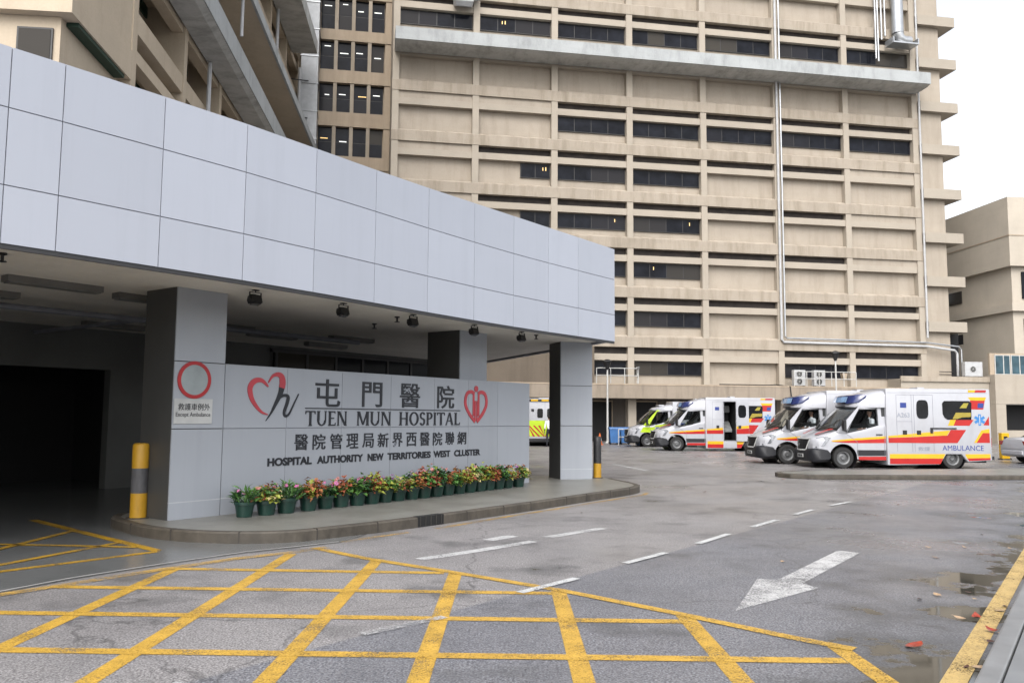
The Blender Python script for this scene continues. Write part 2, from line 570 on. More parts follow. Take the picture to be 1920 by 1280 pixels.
# ------------------------------------------------------------------ ground, road markings, kerbs
def sheet(name, polys, m, z, kind='structure', label=None):
    mb = MB()
    for p in polys:
        ar = sum(p[i][0] * p[(i + 1) % len(p)][1] - p[(i + 1) % len(p)][0] * p[i][1] for i in range(len(p)))
        if ar < 0: p = p[::-1]
        mb.poly([(x, y, z) for x, y in p])
    o = mb.build(name, m, fixn=False)
    return tag(o, label, None, None, kind)

def line_poly(path, wd):
    L, Rr = [], []
    n = len(path)
    for i, p in enumerate(path):
        a = Vector(path[max(i - 1, 0)]); b = Vector(path[min(i + 1, n - 1)])
        d = (b - a).normalized(); nn = Vector((-d.y, d.x)) * wd / 2
        L.append((p[0] + nn.x, p[1] + nn.y)); Rr.append((p[0] - nn.x, p[1] - nn.y))
    return [[L[i], L[i + 1], Rr[i + 1], Rr[i]] for i in range(n - 1)]

sheet('road', [[(-250, -120), (250, -120), (250, 400), (-250, 400)]], M['asphalt'], 0)

# concrete apron in front of and inside the ambulance entrance
sheet('concrete_apron', [[(-14, -2.5), (-9.2, 1.5), (-4.69, 7.78), (-4.37, 8.45), (-3.80, 9.28), (-3.15, 10.12), (-2.65, 10.55), (-2.21, 10.97), (-2.0, 11.75), (-5.4, 14.0), (-3.2, 33), (-16, 30), (-22, 12)]], M['apron'], .004)
sheet('apron_edge_strip', line_poly([(-9.25, 1.55), (-4.73, 7.84), (-4.41, 8.5), (-3.84, 9.33), (-3.19, 10.17), (-2.69, 10.6), (-2.25, 11.02)], .035), simple('apron_edge_pale', (.42, .41, .40), .6), .008)
sheet('apron_hatching', line_poly([(-4.28, 10.2), (-5.6, 11.38), (-7.4, 13.0)], .13) + line_poly([(-4.24, 10.14), (-5.30, 8.82), (-6.6, 7.2)], .11), M['yellow_apron'], .008)
sheet('apron_hatching_bars', line_poly([(-4.62, 10.42), (-5.35, 10.5), (-6.9, 10.6)], .10) + line_poly([(-5.0, 10.84), (-5.52, 9.22), (-6.2, 7.7)], .10) + line_poly([(-6.15, 11.85), (-6.2, 10.2), (-6.5, 8.0)], .1), M['yellow_apron'], .012)

# yellow box junction: one-metre grid seen square on
th = .142
GX = [(-3.60, 9.0, 2.0), (-2.62, 10.05, 1.0), (-1.53, 9.72, 1.0), (-.58, 8.95, 1.0), (.46, 8.1, 1.0), (1.46, 7.12, 1.0), (2.38, 6.22, 1.0)]
sheet('yellow_box_lines', [[(x - th / 2, y0), (x + th / 2, y0), (x + th / 2 + .02, y1), (x - th / 2 + .02, y1)] for x, y0, y1 in GX], M['yellow_mark'], .003)
GY = [(9.02, -3.66, -.70), (8.05, -4.40, .42), (7.0, -4.9, 1.45), (5.94, -5.5, 2.30), (4.9, -6.2, 2.6), (3.85, -6.9, 2.6), (2.8, -7.4, 2.6)]
sheet('yellow_box_cross_lines', [[(x0, y - .065 + (.05 if y < 7.5 else .03)), (x1, y - .065 - .10), (x1, y + .065 - .10), (x0, y + .065 + (.05 if y < 7.5 else .03))] for y, x0, x1 in GY], M['yellow_mark'], .005)
sheet('yellow_box_border', line_poly([(-2.45, 10.50), (-1.64, 9.74), (-.67, 9.00), (.48, 8.08), (1.46, 7.13), (2.12, 6.44), (2.48, 6.12)], .12), M['yellow_mark'], .007)
sheet('yellow_box_worn_border', line_poly([(-7.4, 4.2), (-4.62, 7.72), (-4.32, 8.12), (-3.66, 9.05), (-3.12, 9.72), (-2.6, 10.18), (-2.3, 10.55)], .15), M['yellow_worn'], .009)

# white lane dashes, old arrow remains, big arrow
sheet('lane_dashes', line_poly([(.09, 7.94), (.68, 8.66)], .10) + line_poly([(1.30, 9.55), (1.90, 10.31)], .10) + line_poly([(2.46, 11.06), (3.11, 12.0)], .10) + line_poly([(3.66, 12.75), (4.35, 13.7)], .10) + line_poly([(4.90, 14.47), (5.5, 15.25)], .10) + line_poly([(6.1, 16.0), (6.8, 16.75)], .10), M['white_mark'], .011)
sheet('worn_lane_dash', line_poly([(-1.12, 6.42), (-.54, 6.98)], .10) + line_poly([(-2.6, 4.5), (-2.0, 5.25)], .11), M['white_faint'], .011)
sheet('old_arrow_marks', line_poly([(-1.05, 9.74), (-.4, 10.4), (.31, 11.2)], .17) + line_poly([(.50, 11.56), (1.38, 12.55)], .17) + line_poly([(-.30, 11.26), (.03, 11.68)], .2), M['white_worn'], .005)
ar = [(4.12, 10.60), (4.33, 10.43), (2.94, 8.50), (3.02, 8.28), (1.94, 7.29), (2.55, 8.72), (2.74, 8.66)]
sheet('white_arrow', [ar], M['white_worn'], .005)
sheet('far_road_dashes', line_poly([(3.63, 29.6), (4.25, 26.1)], .14) + line_poly([(3.0, 40), (3.3, 36.5)], .14) + line_poly([(5.2, 43.5), (8.0, 39.5)], .14), M['white_mark'], .005)

# kerbed pavement island under the sign wall
FRONT = [(-5.97, 12.75), (-5.86, 12.30), (-5.47, 11.80), (-4.95, 11.30), (-4.45, 11.0), (-3.9, 10.83), (-3.35, 10.80), (-2.80, 10.97), (-2.33, 11.42), (-1.72, 12.08), (-1.03, 12.92), (-.33, 13.86), (.59, 15.10), (1.49, 16.42), (2.2, 17.4), (2.63, 18.05), (2.86, 18.6), (2.88, 19.2), (2.72, 19.9), (2.5, 20.7)]
BACK = [(2.3, 21.45), (1.6, 21.7), (.55, 21.6), (-.2, 20.8), (-4.9, 14.1), (-5.6, 13.3)]
FRONTS = [tuple(p) for p in spline(FRONT, 4)]
def inset(path, d):
    out = []
    n = len(path)
    for i, p in enumerate(path):
        a = Vector(path[max(i - 1, 0)]); b = Vector(path[min(i + 1, n - 1)])
        t = (b - a).normalized()
        out.append((p[0] - t.y * d, p[1] + t.x * d))
    return out
INN = inset(FRONTS, .13)
mb = MB()
mb.prism(INN + BACK, .0, .146)
tag(mb.build('pavement', M['pave']), kind='structure')
# kerb stones: a band with a recessed drain inlet and joints between stones
kerb = MB()
H = .15
acc, cut, lens = 0, [], []
for i in range(len(FRONTS) - 1):
    a, b = FRONTS[i], FRONTS[i + 1]
    ai, bi = INN[i], INN[i + 1]
    mid = ((a[0] + b[0]) / 2, (a[1] + b[1]) / 2)
    drain = -1.45 < mid[0] < -1.02
    if drain:
        cut.append((a, b, ai, bi))
        continue
    ch = .018
    d = (Vector(ai) - Vector(a)).normalized() * ch; e = (Vector(bi) - Vector(b)).normalized() * ch
    ring = lambda p, q, dd: [(p[0], p[1], 0), (p[0], p[1], H - .02), (p[0] + dd.x, p[1] + dd.y, H), (q[0], q[1], H), (q[0], q[1], 0)]
    kerb.loft([ring(a, ai, d), ring(b, bi, e)], caps=False)
tag(kerb.build('kerb', M['kerb']), kind='structure')
jm = MB()
s_acc = 0; nxt = .5
for i in range(len(FRONTS) - 1):
    a, b = Vector(FRONTS[i]), Vector(FRONTS[i + 1])
    s_acc += (b - a).length
    if s_acc > nxt:
        nxt += .95
        t = (b - a).normalized(); nn = Vector((-t.y, t.x))
        p = b
        q = [p - nn * .003 - t * .007, p - nn * .003 + t * .007, p + nn * .1 + t * .007, p + nn * .1 - t * .007]
        jm.add([(x.x, x.y, .002) for x in q] + [(x.x, x.y, H + .003) for x in q], [(0, 1, 5, 4), (4, 5, 6, 7), (1, 2, 6, 5), (3, 0, 4, 7)])
tag(jm.build('kerb_joints', simple('kerb_joint', (.05, .045, .04), .8)), kind='structure')
dr = thing('kerb_drain', (cut[0][0][0], cut[0][0][1], 0), 0, 'black kerb inlet drain set into the kerb stones below the flower pots', 'drain')
ox, oy = cut[0][0]
dm = MB()
for a, b, ai, bi in cut:
    dm.add([(a[0] - ox, a[1] - oy, 0), (b[0] - ox, b[1] - oy, 0), (b[0] - ox, b[1] - oy, .155), (a[0] - ox, a[1] - oy, .155), (ai[0] - ox, ai[1] - oy, .155), (bi[0] - ox, bi[1] - oy, .155)], [(0, 1, 2, 3), (3, 2, 5, 4)])
dm.build('inlet', M['kerb_dark'], dr)
gm = MB()
t = (Vector(cut[-1][1]) - Vector(cut[0][0]))
for k in range(5):
    p = t * (k + .5) / 5
    gm.tube([(p.x + .004, p.y - .006, .01), (p.x + .004, p.y - .006, .15)], .008, 6)
gm.build('grate_bars', simple('iron', (.03, .028, .025), .7), dr)
# yellow line hugging the kerb
sheet('kerbside_yellow_line', line_poly([(-2.2, 11.0), (-1.9, 11.42), (-1.45, 11.95)], .09) + line_poly([(-1.1, 12.38), (-.6, 13.1), (.15, 14.2), (.75, 15.0), (1.65, 16.3), (2.4, 17.35), (2.85, 17.95), (3.02, 18.5)], .10), M['yellow_worn'], .005)

# second kerbed island in front of the parked ambulances
I2 = [(30, 23.9), (20, 23.5), (14.5, 23.25), (11, 23.0), (9.0, 22.95), (8.2, 22.98), (7.75, 23.2), (7.55, 23.6), (7.6, 24.05), (7.9, 24.4), (8.6, 24.75), (9.8, 25.3), (12.2, 25.9), (16.8, 27.0), (30, 29.0)]
I2s = I2
mb = MB(); mb.prism([(p[0], p[1]) for p in I2s], 0, .12)
tag(mb.build('traffic_island_kerb', M['kerb'], bevel=.02), kind='structure')
def shrink(P, d):
    n = len(P); out = []
    for i in range(n):
        a = Vector(P[i - 1]); b = Vector(P[(i + 1) % n]); t = (b - a).normalized()
        out.append((P[i][0] + t.y * d, P[i][1] - t.x * d))
    return out
sheet('traffic_island', [shrink(I2s, .16)], M['pave'], .1245)

# gutter, kerb and footway at the right edge
e0, e1 = Vector((2.2, 4.2)), Vector((8.2, 12.9))
ud = (e1 - e0).normalized(); nd = Vector((ud.y, -ud.x))
P = lambda s, o: tuple(e0 + ud * s + nd * o)
def offline(s0, s1, o0, o1):
    return [P(s0, o0), P(s1, o0), P(s1, o1), P(s0, o1)]
YB = Vector((2.71, 5.38)); ye = Vector((6.46, 10.63)); yd = (ye - YB).normalized(); yn = Vector((yd.y, -yd.x))
Y = lambda s, o: tuple(YB + yd * s + yn * o)
sheet('gutter_yellow_line', [[Y(-6, 0), Y(7.2, 0), Y(7.2, .145), Y(-6, .145)]], M['yellow_pale'], .005)
mb = MB(); mb.prism([Y(-6, .225), Y(60, .225), Y(60, .355), Y(-6, .355)], 0, .12)
tag(mb.build('footway_kerb', simple('kerb_grey_wet', (.24, .245, .25), .4, 0, .2, 3), bevel=.015), kind='structure')
mb = MB(); mb.prism([Y(-6, .368), Y(60, .368), Y(60, 6), Y(-6, 6)], 0, .118)
tag(mb.build('footway', simple('footway_wet', (.20, .21, .22), .3, 0, .2, 2)), kind='structure')
# ------------------------------------------------------------------ entrance canopy (garage)
SA = R(90 - 35.8)
SO = (-4.89, 11.93, 0)
can = thing('entrance_canopy', SO, SA, 'grey panelled entrance canopy on clad columns over the dark ambulance bay', 'canopy')
# in this frame x runs along the front, y goes back under the roof, z up
FS = [(-13.5, -1.25), (-9, -1.32), (-6, -1.38), (-4.2, -1.42), (-2.982, -1.463), (-2.43, -1.50), (-1.228, -1.545), (-.03, -1.575), (1.213, -1.55), (2.52, -1.485), (3.892, -1.40), (5.26, -1.345), (6.562, -1.325), (7.806, -1.35), (8.946, -1.40), (10.505, -1.472)]
ZB, ZT, ZS = 3.45, 5.62, 3.5
SE = [4.08, 4.93]
zt = lambda x: 5.60 + .10 * max(0, min(1, (x - 2) / 4)) - .03 * max(0, min(1, (x - 8) / 2.5))
fm = MB()
g = .006
for i in range(len(FS) - 1):
    (x0, y0), (x1, y1) = FS[i], FS[i + 1]
    dx = (x1 - x0); dy = y1 - y0
    f = g / dx
    xa, ya, xb, yb = x0 + dx * f, y0 + dy * f, x1 - dx * f, y1 - dy * f
    for k in range(3):
        za, zb = [ZB] + SE, SE + [None]
        z0 = ([ZB] + SE)[k] + (g if k else 0)
        z1a = (SE + [zt(x0)])[k] - (g if k < 2 else 0)
        z1b = (SE + [zt(x1)])[k] - (g if k < 2 else 0)
        fm.add([(xa, ya, z0), (xb, yb, z0), (xb, yb, z1b), (xa, ya, z1a), (xa, ya + .03, z0), (xb, yb + .03, z0), (xb, yb + .03, z1b), (xa, ya + .03, z1a)],
               [(0, 1, 2, 3), (7, 6, 5, 4), (0, 4, 5, 1), (1, 5, 6, 2), (2, 6, 7, 3), (3, 7, 4, 0)])
# end return of the fascia, running back along the canopy's right end
ER = [(10.505, -1.472), (12.0, .85), (12.56, 1.72), (14.6, 4.9), (16.6, 8.1)]
for i in range(len(ER) - 1):
    (x0, y0), (x1, y1) = ER[i], ER[i + 1]
    for k in range(3):
        z0 = ([ZB] + SE)[k] + (g if k else 0); z1 = (SE + [zt(11)])[k] - (g if k < 2 else 0)
        u = Vector((x1 - x0, y1 - y0)).normalized(); n2 = Vector((-u.y, u.x)) * .03
        a = Vector((x0, y0)) + u * g; b = Vector((x1, y1)) - u * g
        q = [a, b, b + n2, a + n2]
        fm.add([(p.x, p.y, z0) for p in q] + [(p.x, p.y, z1) for p in q], [(0, 1, 5, 4), (1, 2, 6, 5), (2, 3, 7, 6), (3, 0, 4, 7), (4, 5, 6, 7), (3, 2, 1, 0)])
fm.build('fascia', M['alu'], can)
jm = MB()
allp = FS + ER[1:]
for i in range(len(allp) - 1):
    (x0, y0), (x1, y1) = allp[i], allp[i + 1]
    u = Vector((x1 - x0, y1 - y0)).normalized(); n2 = Vector((-u.y, u.x))
    a = Vector((x0, y0)) + n2 * .018; b = Vector((x1, y1)) + n2 * .018
    q = [a, b, b + n2 * .1, a + n2 * .1]
    jm.add([(p.x, p.y, ZB + .012) for p in q] + [(p.x, p.y, zt(x0 if k in (0, 3) else x1) - .012) for k, p in enumerate(q)], [(0, 1, 5, 4), (2, 3, 7, 6), (4, 5, 6, 7), (3, 2, 1, 0)])
jm.build('fascia_backing', M['joint'], can)
# dark drip strip below the fascia, soffit and roof deck
outline = FS + ER[1:] + [(16.6, 8.1), (4, 15.5), (-13.5, 15.5)]
inner = [(x, y + .16) for x, y in FS]
dm = MB()
for i in range(len(FS) - 1):
    a, b = FS[i], FS[i + 1]
    dm.add([(a[0], a[1] + .034, ZB + .004), (b[0], b[1] + .034, ZB + .004), (b[0], b[1] + .22, ZB + .004), (a[0], a[1] + .22, ZB + .004), (b[0], b[1] + .22, ZS), (a[0], a[1] + .22, ZS)], [(3, 2, 1, 0), (2, 3, 5, 4)])
for i in range(len(FS) - 1):
    a, b = FS[i], FS[i + 1]
    dm.add([(a[0], a[1] + .012, ZB - .055), (b[0], b[1] + .012, ZB - .055), (b[0], b[1] + .05, ZB - .055), (a[0], a[1] + .05, ZB - .055), (a[0], a[1] + .012, ZB - .001), (b[0], b[1] + .012, ZB - .001), (b[0], b[1] + .05, ZB - .001), (a[0], a[1] + .05, ZB - .001)], [(0, 1, 5, 4), (3, 2, 1, 0), (2, 3, 7, 6), (4, 5, 6, 7)])
dm.build('drip_strip', simple('drip_dark', (.045, .045, .048), .5), can)
deck = [(x, y + .14) for x, y in FS] + [(x - .12, y + .08) for x, y in ER[1:]] + [(4, 15.5), (-13.5, 15.5)]
MB().prism(deck, ZS, ZS + .16).build('soffit', M['soffit'], can)
MB().prism(deck, 5.2, 5.3).build('roof_deck', M['joint'], can)
# back wall with a dark doorway, end wall
bw = MB()
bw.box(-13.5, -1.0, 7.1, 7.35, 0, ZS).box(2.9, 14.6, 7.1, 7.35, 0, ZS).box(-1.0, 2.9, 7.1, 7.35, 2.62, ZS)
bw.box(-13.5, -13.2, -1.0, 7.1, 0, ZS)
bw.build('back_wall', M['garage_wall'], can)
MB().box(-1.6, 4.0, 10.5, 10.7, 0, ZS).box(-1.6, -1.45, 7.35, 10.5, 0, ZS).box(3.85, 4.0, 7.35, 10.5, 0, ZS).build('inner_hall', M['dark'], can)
tr = MB()
for k in range(7):
    tr.box(7.4 + k * 1.05, 8.38 + k * 1.05, 7.02, 7.095, 2.45, 3.32)
tr.build('transom_window', M['win'], can)
tm = MB().box(7.2, 14.75, 7.0, 7.09, 3.32, 3.42)
for k in range(8):
    tm.box(7.3 + k * 1.05, 7.385 + k * 1.05, 6.99, 7.09, 2.3, 3.32)
tm.build('transom_frame', simple('transom_frame', (.05, .05, .052), .5), can)
# columns: bright front cladding, sides darkened to hold their shade
def column(x0, x1, y0, y1, rot=0, seams=(.39, 1.44, 2.42)):
    o = MB().box(x0, x1, y0, y1, .146, ZS).build('column', [M['col_shade']], can)
    fr = MB()
    zs = [.146] + list(seams) + [ZS]
    for k in range(len(zs) - 1):
        fr.box(x0 + .004, x1 - .004, y0 - .028, y0 - .004, zs[k] + (.007 if k else 0), zs[k + 1] - (.007 if k < len(zs) - 2 else 0.001))
    f = fr.build('cladding', M['alu_wall'], o)
    MB().box(x0 + .003, x1 - .003, y0 - .03, y0 - .003, .383, .397).build('cladding_joint', M['white_joint'], o)
    return o
column(0, .845, 0, .78)
column(6.9, 7.85, .35, 1.25)
rc = column(0, .84, 0, .78)
# right-hand column stands square to the canopy's right end
ang = math.atan2(20.54 - 20.29, 1.99 - 1.19)
rc.rotation_euler = (0, 0, ang - SA)
v = Vector((1.19 - SO[0], 20.29 - SO[1]))
rc.location = (v.x * math.cos(SA) + v.y * math.sin(SA), -v.x * math.sin(SA) + v.y * math.cos(SA), 0)
# ceiling strip lamps (unlit) and the lit one at the right end
for (x, y, l, ry) in [(-1.9, .9, 1.3, 0), (-.2, 1.2, 1.3, 0), (-2.3, 2.6, 1.3, 0), (2.8, 3.6, 1.3, 0), (4.6, 4.4, 1.3, 0), (6.2, 3.5, 1.3, 0), (7.0, 5.3, 1.3, 0), (1.5, 5.5, 1.3, 0)]:
    f = MB().box(x, x + l, y, y + .22, ZS - .09, ZS - .001).build('ceiling_lamp', simple('lamp_case', (.2, .195, .185), .5), can)
    MB().box(x + .03, x + l - .03, y + .02, y + .2, ZS - .105, ZS - .091).build('diffuser', simple('lamp_diffuser_unlit', (.25, .25, .24), .4), f)
for (x, y) in [(-2.6, -.6), (4.4, -.2), (5.0, 1.0), (8.6, -.5), (1.1, -.3)]:
    MB().lathe([(0, -.001), (.05, -.001), (.05, -.02), (.02, -.03), (.018, -.09), (.05, -.095), (.05, -.105), (0, -.105)], 10, (x, y, ZS)).build('sprinkler', M['black'], can)
MB().tube([(-2, 3.0, 3.32), (6.5, 3.0, 3.32)], .05, 8).tube([(1.2, 3.0, 3.32), (1.2, 7.0, 3.32)], .04, 8).build('service_pipe', M['joint'], can)

# ------------------------------------------------------------------ sign wall
sw = thing('sign_wall', SO, SA, 'long grey panelled wall carrying the hospital name above a row of flower pots', 'wall')
JX = [.853, 2.04, 3.24, 4.46, 5.70, 6.78, 7.81, 9.03]
ZJ = [.146, .395, 1.44, 2.41]
pm = MB()
for i in range(len(JX) - 1):
    for k in range(3):
        pm.box(JX[i] + .004, JX[i + 1] - .004, -.022, .0, ZJ[k] + (.005 if k else 0), ZJ[k + 1] - .005)
pm.build('wall_panel', M['alu_wall'], sw)
MB().box(.852, 9.025, .0, .30, .146, 2.40).build('wall_core', M['joint'], sw)
MB().box(9.026, 9.04, -.02, .31, .146, 2.41).box(.853, 9.025, -.02, .31, 2.406, 2.42).build('capping', M['alu_wall'], sw)
MB().box(.853, 9.0, -.027, -.0225, .386, .402).build('base_trim', M['white_joint'], sw)
YL = -.024
for ch, r in (('屯', (2.63, 3.19, 1.80, 2.27)), ('門', (3.72, 4.22, 1.81, 2.26)), ('醫', (4.70, 5.26, 1.81, 2.27)), ('院', (5.78, 6.30, 1.81, 2.27))):
    put_text('raised_character', ch, r, YL, M['letter'], sw, .014, .006)
MB().box(2.42, 6.50, YL - .014, YL, 1.762, 1.776).build('rule_line', M['letter'], sw)
cj = '醫院管理局新界西醫院聯網'
for i, ch in enumerate(cj):
    x = 2.22 + i * (6.70 - .27 - 2.22) / 11
    put_text('small_character', ch, (x, x + .28, 1.075, 1.335), YL, M['letter'], sw, .01, .006)
for wd, x0, x1 in (('HOSPITAL', 1.69, 2.59), ('AUTHORITY', 2.71, 3.77), ('NEW', 3.89, 4.29), ('TERRITORIES', 4.40, 5.60), ('WEST', 5.69, 6.20), ('CLUSTER', 6.33, 7.19)):
    put_text('bold_word', wd, (x0, x1, .835, .965), YL, M['letter'], sw, .01, .032)

def serif_word(word, rect, name):
    """flared roman capitals drawn from strokes: cell height 1"""
    T, N_ = .15, .075
    def rct(x0, z0, x1, z1): return [(x0, z0), (x1, z0), (x1, z1), (x0, z1)]
    def ser(x, z, wd, up):
        s = 1 if up else -1
        return [(x - wd / 2 - .06, z), (x + wd / 2 + .06, z), (x + wd / 2 + .005, z + s * .07), (x - wd / 2 - .005, z + s * .07)]
    def arc(cx, cz, rx, rz, a0, a1, t0, t1, n=14):
        out = []
        for k in range(n):
            q = []
            for j, rr_ in ((k, 1), (k + 1, 1), (k + 1, 0), (k, 0)):
                a = a0 + (a1 - a0) * j / n
                tk = t0 + (t1 - t0) * abs(math.cos(a))
                ox_, oz_ = (rx, rz) if rr_ else (rx - tk, rz - tk)
                q.append((cx + ox_ * math.cos(a), cz + oz_ * math.sin(a)))
            out.append(q)
        return out
    def stem(x, w_=T, z0=0, z1=1, s=True):
        return [rct(x - w_ / 2, z0, x + w_ / 2, z1)] + ([ser(x, z0, w_, True), ser(x, z1, w_, False)] if s else [])
    G = {
        'T': (.74, [rct(0, .92, .74, 1), [(0, .92), (.06, .92), (.03, .78), (0, .78)], [(.68, .92), (.74, .92), (.74, .78), (.71, .78)]] + stem(.37, T, 0, .95)[:2]),
        'U': (.78, stem(.13, T, .35, 1)[:1] + [ser(.13, 1, T, False), ser(.68, 1, N_, False)] + stem(.68, N_, .35, 1)[:1] + arc(.385, .36, .33, .37, PI, 2 * PI, N_, .13)),
        'E': (.58, stem(.13) + [rct(.13, .92, .54, 1), rct(.13, .475, .46, .55), rct(.13, 0, .58, .08), [(.54, 1), (.54, .82), (.50, .92)], [(.58, 0), (.58, .2), (.53, .08)]]),
        'N': (.82, stem(.11, N_) + stem(.72, N_) + [[(.08, 1), (.24, 1), (.755, 0), (.62, 0)]]),
        'M': (.95, stem(.09, N_) + stem(.84, T) + [[(.05, 1), (.22, 1), (.52, .05), (.44, .05)], [(.76, 1), (.86, 1), (.52, .05), (.45, .05)]]),
        'H': (.80, stem(.13) + stem(.67) + [rct(.13, .47, .67, .55)]),
        'O': (.84, arc(.42, .5, .42, .52, 0, 2 * PI, N_, .155, 28)),
        'S': (.52, arc(.27, .74, .25, .28, .35, PI * 1.5, .085, .13) + arc(.25, .27, .26, .29, PI * .5, -PI * .85, .085, .14)),
        'P': (.58, stem(.13) + arc(.30, .73, .28, .27, PI / 2, -PI / 2, N_, .14) + [rct(.13, .92, .31, 1), rct(.13, .46, .31, .535)]),
        'I': (.26, stem(.13)),
        'A': (.78, [[(.33, 1), (.42, 1), (.10, 0), (.02, 0)], [(.33, 1), (.47, 1), (.76, 0), (.59, 0)], rct(.2, .30, .6, .37), ser(.06, 0, .05, True), ser(.67, 0, .12, True)]),
        'L': (.56, stem(.13) + [rct(.13, 0, .54, .08), [(.54, 0), (.56, .22), (.50, .08)]]),
    }
    tot = sum(G[c][0] for c in word) + .11 * (len(word) - 1)
    x0, x1, z0, z1 = rect
    sx, sz = (x1 - x0) / tot, z1 - z0
    mb = MB(); x = 0; k = 0
    for c in word:
        for pl in G[c][1]:
            k += 1
            q = [(x0 + (x + a) * sx, z0 + b * sz) for a, b in pl]
            mb.prism(q, YL - .012 - .0004 * (k % 9), YL, 'y')
        x += G[c][0] + .11
    mb.build(name, M['letter'], sw)
serif_word('TUEN', (2.43, 3.36, 1.475, 1.725), 'raised_word')
serif_word('MUN', (3.60, 4.46, 1.475, 1.725), 'raised_word')
serif_word('HOSPITAL', (4.69, 6.49, 1.475, 1.725), 'raised_word')

# heart emblem
em = MB()
stroke(em, spline([(1.655, 2.10), (1.55, 2.185), (1.45, 2.20), (1.36, 2.16), (1.31, 2.08), (1.315, 1.99), (1.36, 1.88), (1.45, 1.77), (1.55, 1.69), (1.66, 1.655)], 5), [.02 + .07 * math.sin(PI * min(1, k / 44) ** .8) for k in range(46)], YL, .012)
stroke(em, spline([(1.655, 2.165), (1.73, 2.27), (1.83, 2.305), (1.91, 2.27), (1.935, 2.17), (1.92, 2.09)], 5), [.015 + .10 * min(1, k / 18) for k in range(26)], YL, .0125)
em.build('heart_stroke', M['pink_red'], sw)
em = MB()
stroke(em, spline([(1.925, 2.10), (1.89, 1.98), (1.81, 1.83), (1.73, 1.69), (1.625, 1.555)], 5), [.11 - .105 * min(1, k / 20) for k in range(21)], YL, .012)
stroke(em, spline([(1.75, 1.74), (1.84, 1.89), (1.95, 1.965), (2.05, 1.955), (2.04, 1.85), (1.985, 1.70), (2.01, 1.635), (2.08, 1.665), (2.16, 1.80), (2.27, 2.0)], 5), [.06 - .045 * abs(k / 45 - .4) / .6 for k in range(46)], YL, .0135)
em.build('letter_stroke', M['letter'], sw)
# figure-in-heart emblem
em = MB()
cx = 7.03
for s in (-1, 1):
    stroke(em, spline([(cx + s * .06, 2.13), (cx + s * .17, 2.17), (cx + s * .30, 2.13), (cx + s * .36, 2.0), (cx + s * .34, 1.86), (cx + s * .22, 1.70), (cx + s * .03, 1.54)], 5), [.075] * 31, YL, .012 + .0006 * s)
    stroke(em, [(cx + s * .085, 2.15), (cx + s * .085, 1.66)], [.05, .05], YL, .0140 + .0004 * s)
    stroke(em, [(cx + s * .03, 1.98), (cx + s * .03, 1.56)], [.028, .028], YL, .0150 + .0004 * s)
em.prism([(cx + .065 * math.cos(2 * PI * k / 16), 2.235 + .065 * math.sin(2 * PI * k / 16)) for k in range(16)], YL - .013, YL, 'y')
em.build('figure_emblem', M['pink_red'], sw)

# round no-vehicles sign and its plate on the left column
rs = thing('traffic_sign', SO, SA, 'round red-ringed traffic sign with a white text plate on the left column', 'sign')
ring = MB(); n = 40
vs, fs = [], []
for k in range(n):
    t = 2 * PI * k / n
    for r, y in ((.275, -.033), (.275, -.046), (.222, -.046), (.222, -.033)):
        vs.append((.325 + r * math.cos(t), y, 2.155 + r * math.sin(t)))
for k in range(n):
    k2 = (k + 1) % n
    for i in range(4):
        fs.append((k * 4 + i, k2 * 4 + i, k2 * 4 + (i + 1) % 4, k * 4 + (i + 1) % 4))
ring.add(vs, fs).build('red_ring', M['red_sign'], rs, smooth=True)
MB().prism([(.325 + .235 * math.cos(2 * PI * k / n), 2.155 + .235 * math.sin(2 * PI * k / n)) for k in range(n)], -.0425, -.0325, 'y').build('disc', M['disc_white'], rs)
MB().box(.015, .64, -.041, -.0325, 1.515, 1.878).build('text_plate', M['plate_white'], rs)
put_text('plate_characters', '救護車例外', (.075, .60, 1.71, 1.81), -.0425, simple('plate_text', (.05, .05, .055), .5), rs, .002, .006)
put_text('plate_words', 'Except Ambulance', (.045, .61, 1.60, 1.68), -.0425, simple('plate_text_b', (.05, .05, .055), .5), rs, .002, .004)

# floodlights hanging under the canopy edge
FL = [(.83, -.72), (2.55, -.75), (4.30, -.70), (6.20, -.62), (7.85, -.63)]
FLL = ['black floodlight nearest the left column, hanging under the canopy edge', 'black floodlight hanging above the left part of the Tuen Mun Hospital lettering', 'black floodlight hanging above the middle of the sign wall, just left of the dark column', 'black floodlight hanging in front of the middle column', 'black floodlight furthest to the right under the canopy, above the wall end']
for (x, y), lb in zip(FL, FLL):
    wx = SO[0] + x * math.cos(SA) - y * math.sin(SA); wy = SO[1] + x * math.sin(SA) + y * math.cos(SA)
    f = thing('floodlight', (wx, wy, ZS), SA, lb, 'floodlight', 'floodlights under the canopy edge')
    f.scale = (.8, .8, .8)
    MB().box(-.05, .05, -.05, .05, -.02, -.001).tube([(0, 0, -.01), (0, 0, -.05)], .012, 6).build('mount', M['black'], f)
    br = MB()
    for s in (-1, 1):
        br.box(s * .125 - .006, s * .125 + .006, -.015, .015, -.17, -.045)
    br.box(-.131, .131, -.015, .015, -.057, -.0451).build('bracket', M['black'], f)
    b = MB().hull([(sx * a, yy, zz) for sx in (-1, 1) for a, yy, zz in ((.115, -.03, -.09), (.115, -.075, -.235), (.115, .10, -.20), (.085, .12, -.12), (.115, .06, -.27))])
    b.build('housing', M['black'], f, bevel=.008)
    MB().hull([(sx * .095, yy, zz) for sx in (-1, 1) for yy, zz in ((-.058, -.252), (.052, -.285), (.045, -.29), (-.065, -.258))]).build('front_glass', simple('flood_glass', (.12, .12, .12), .1), f)

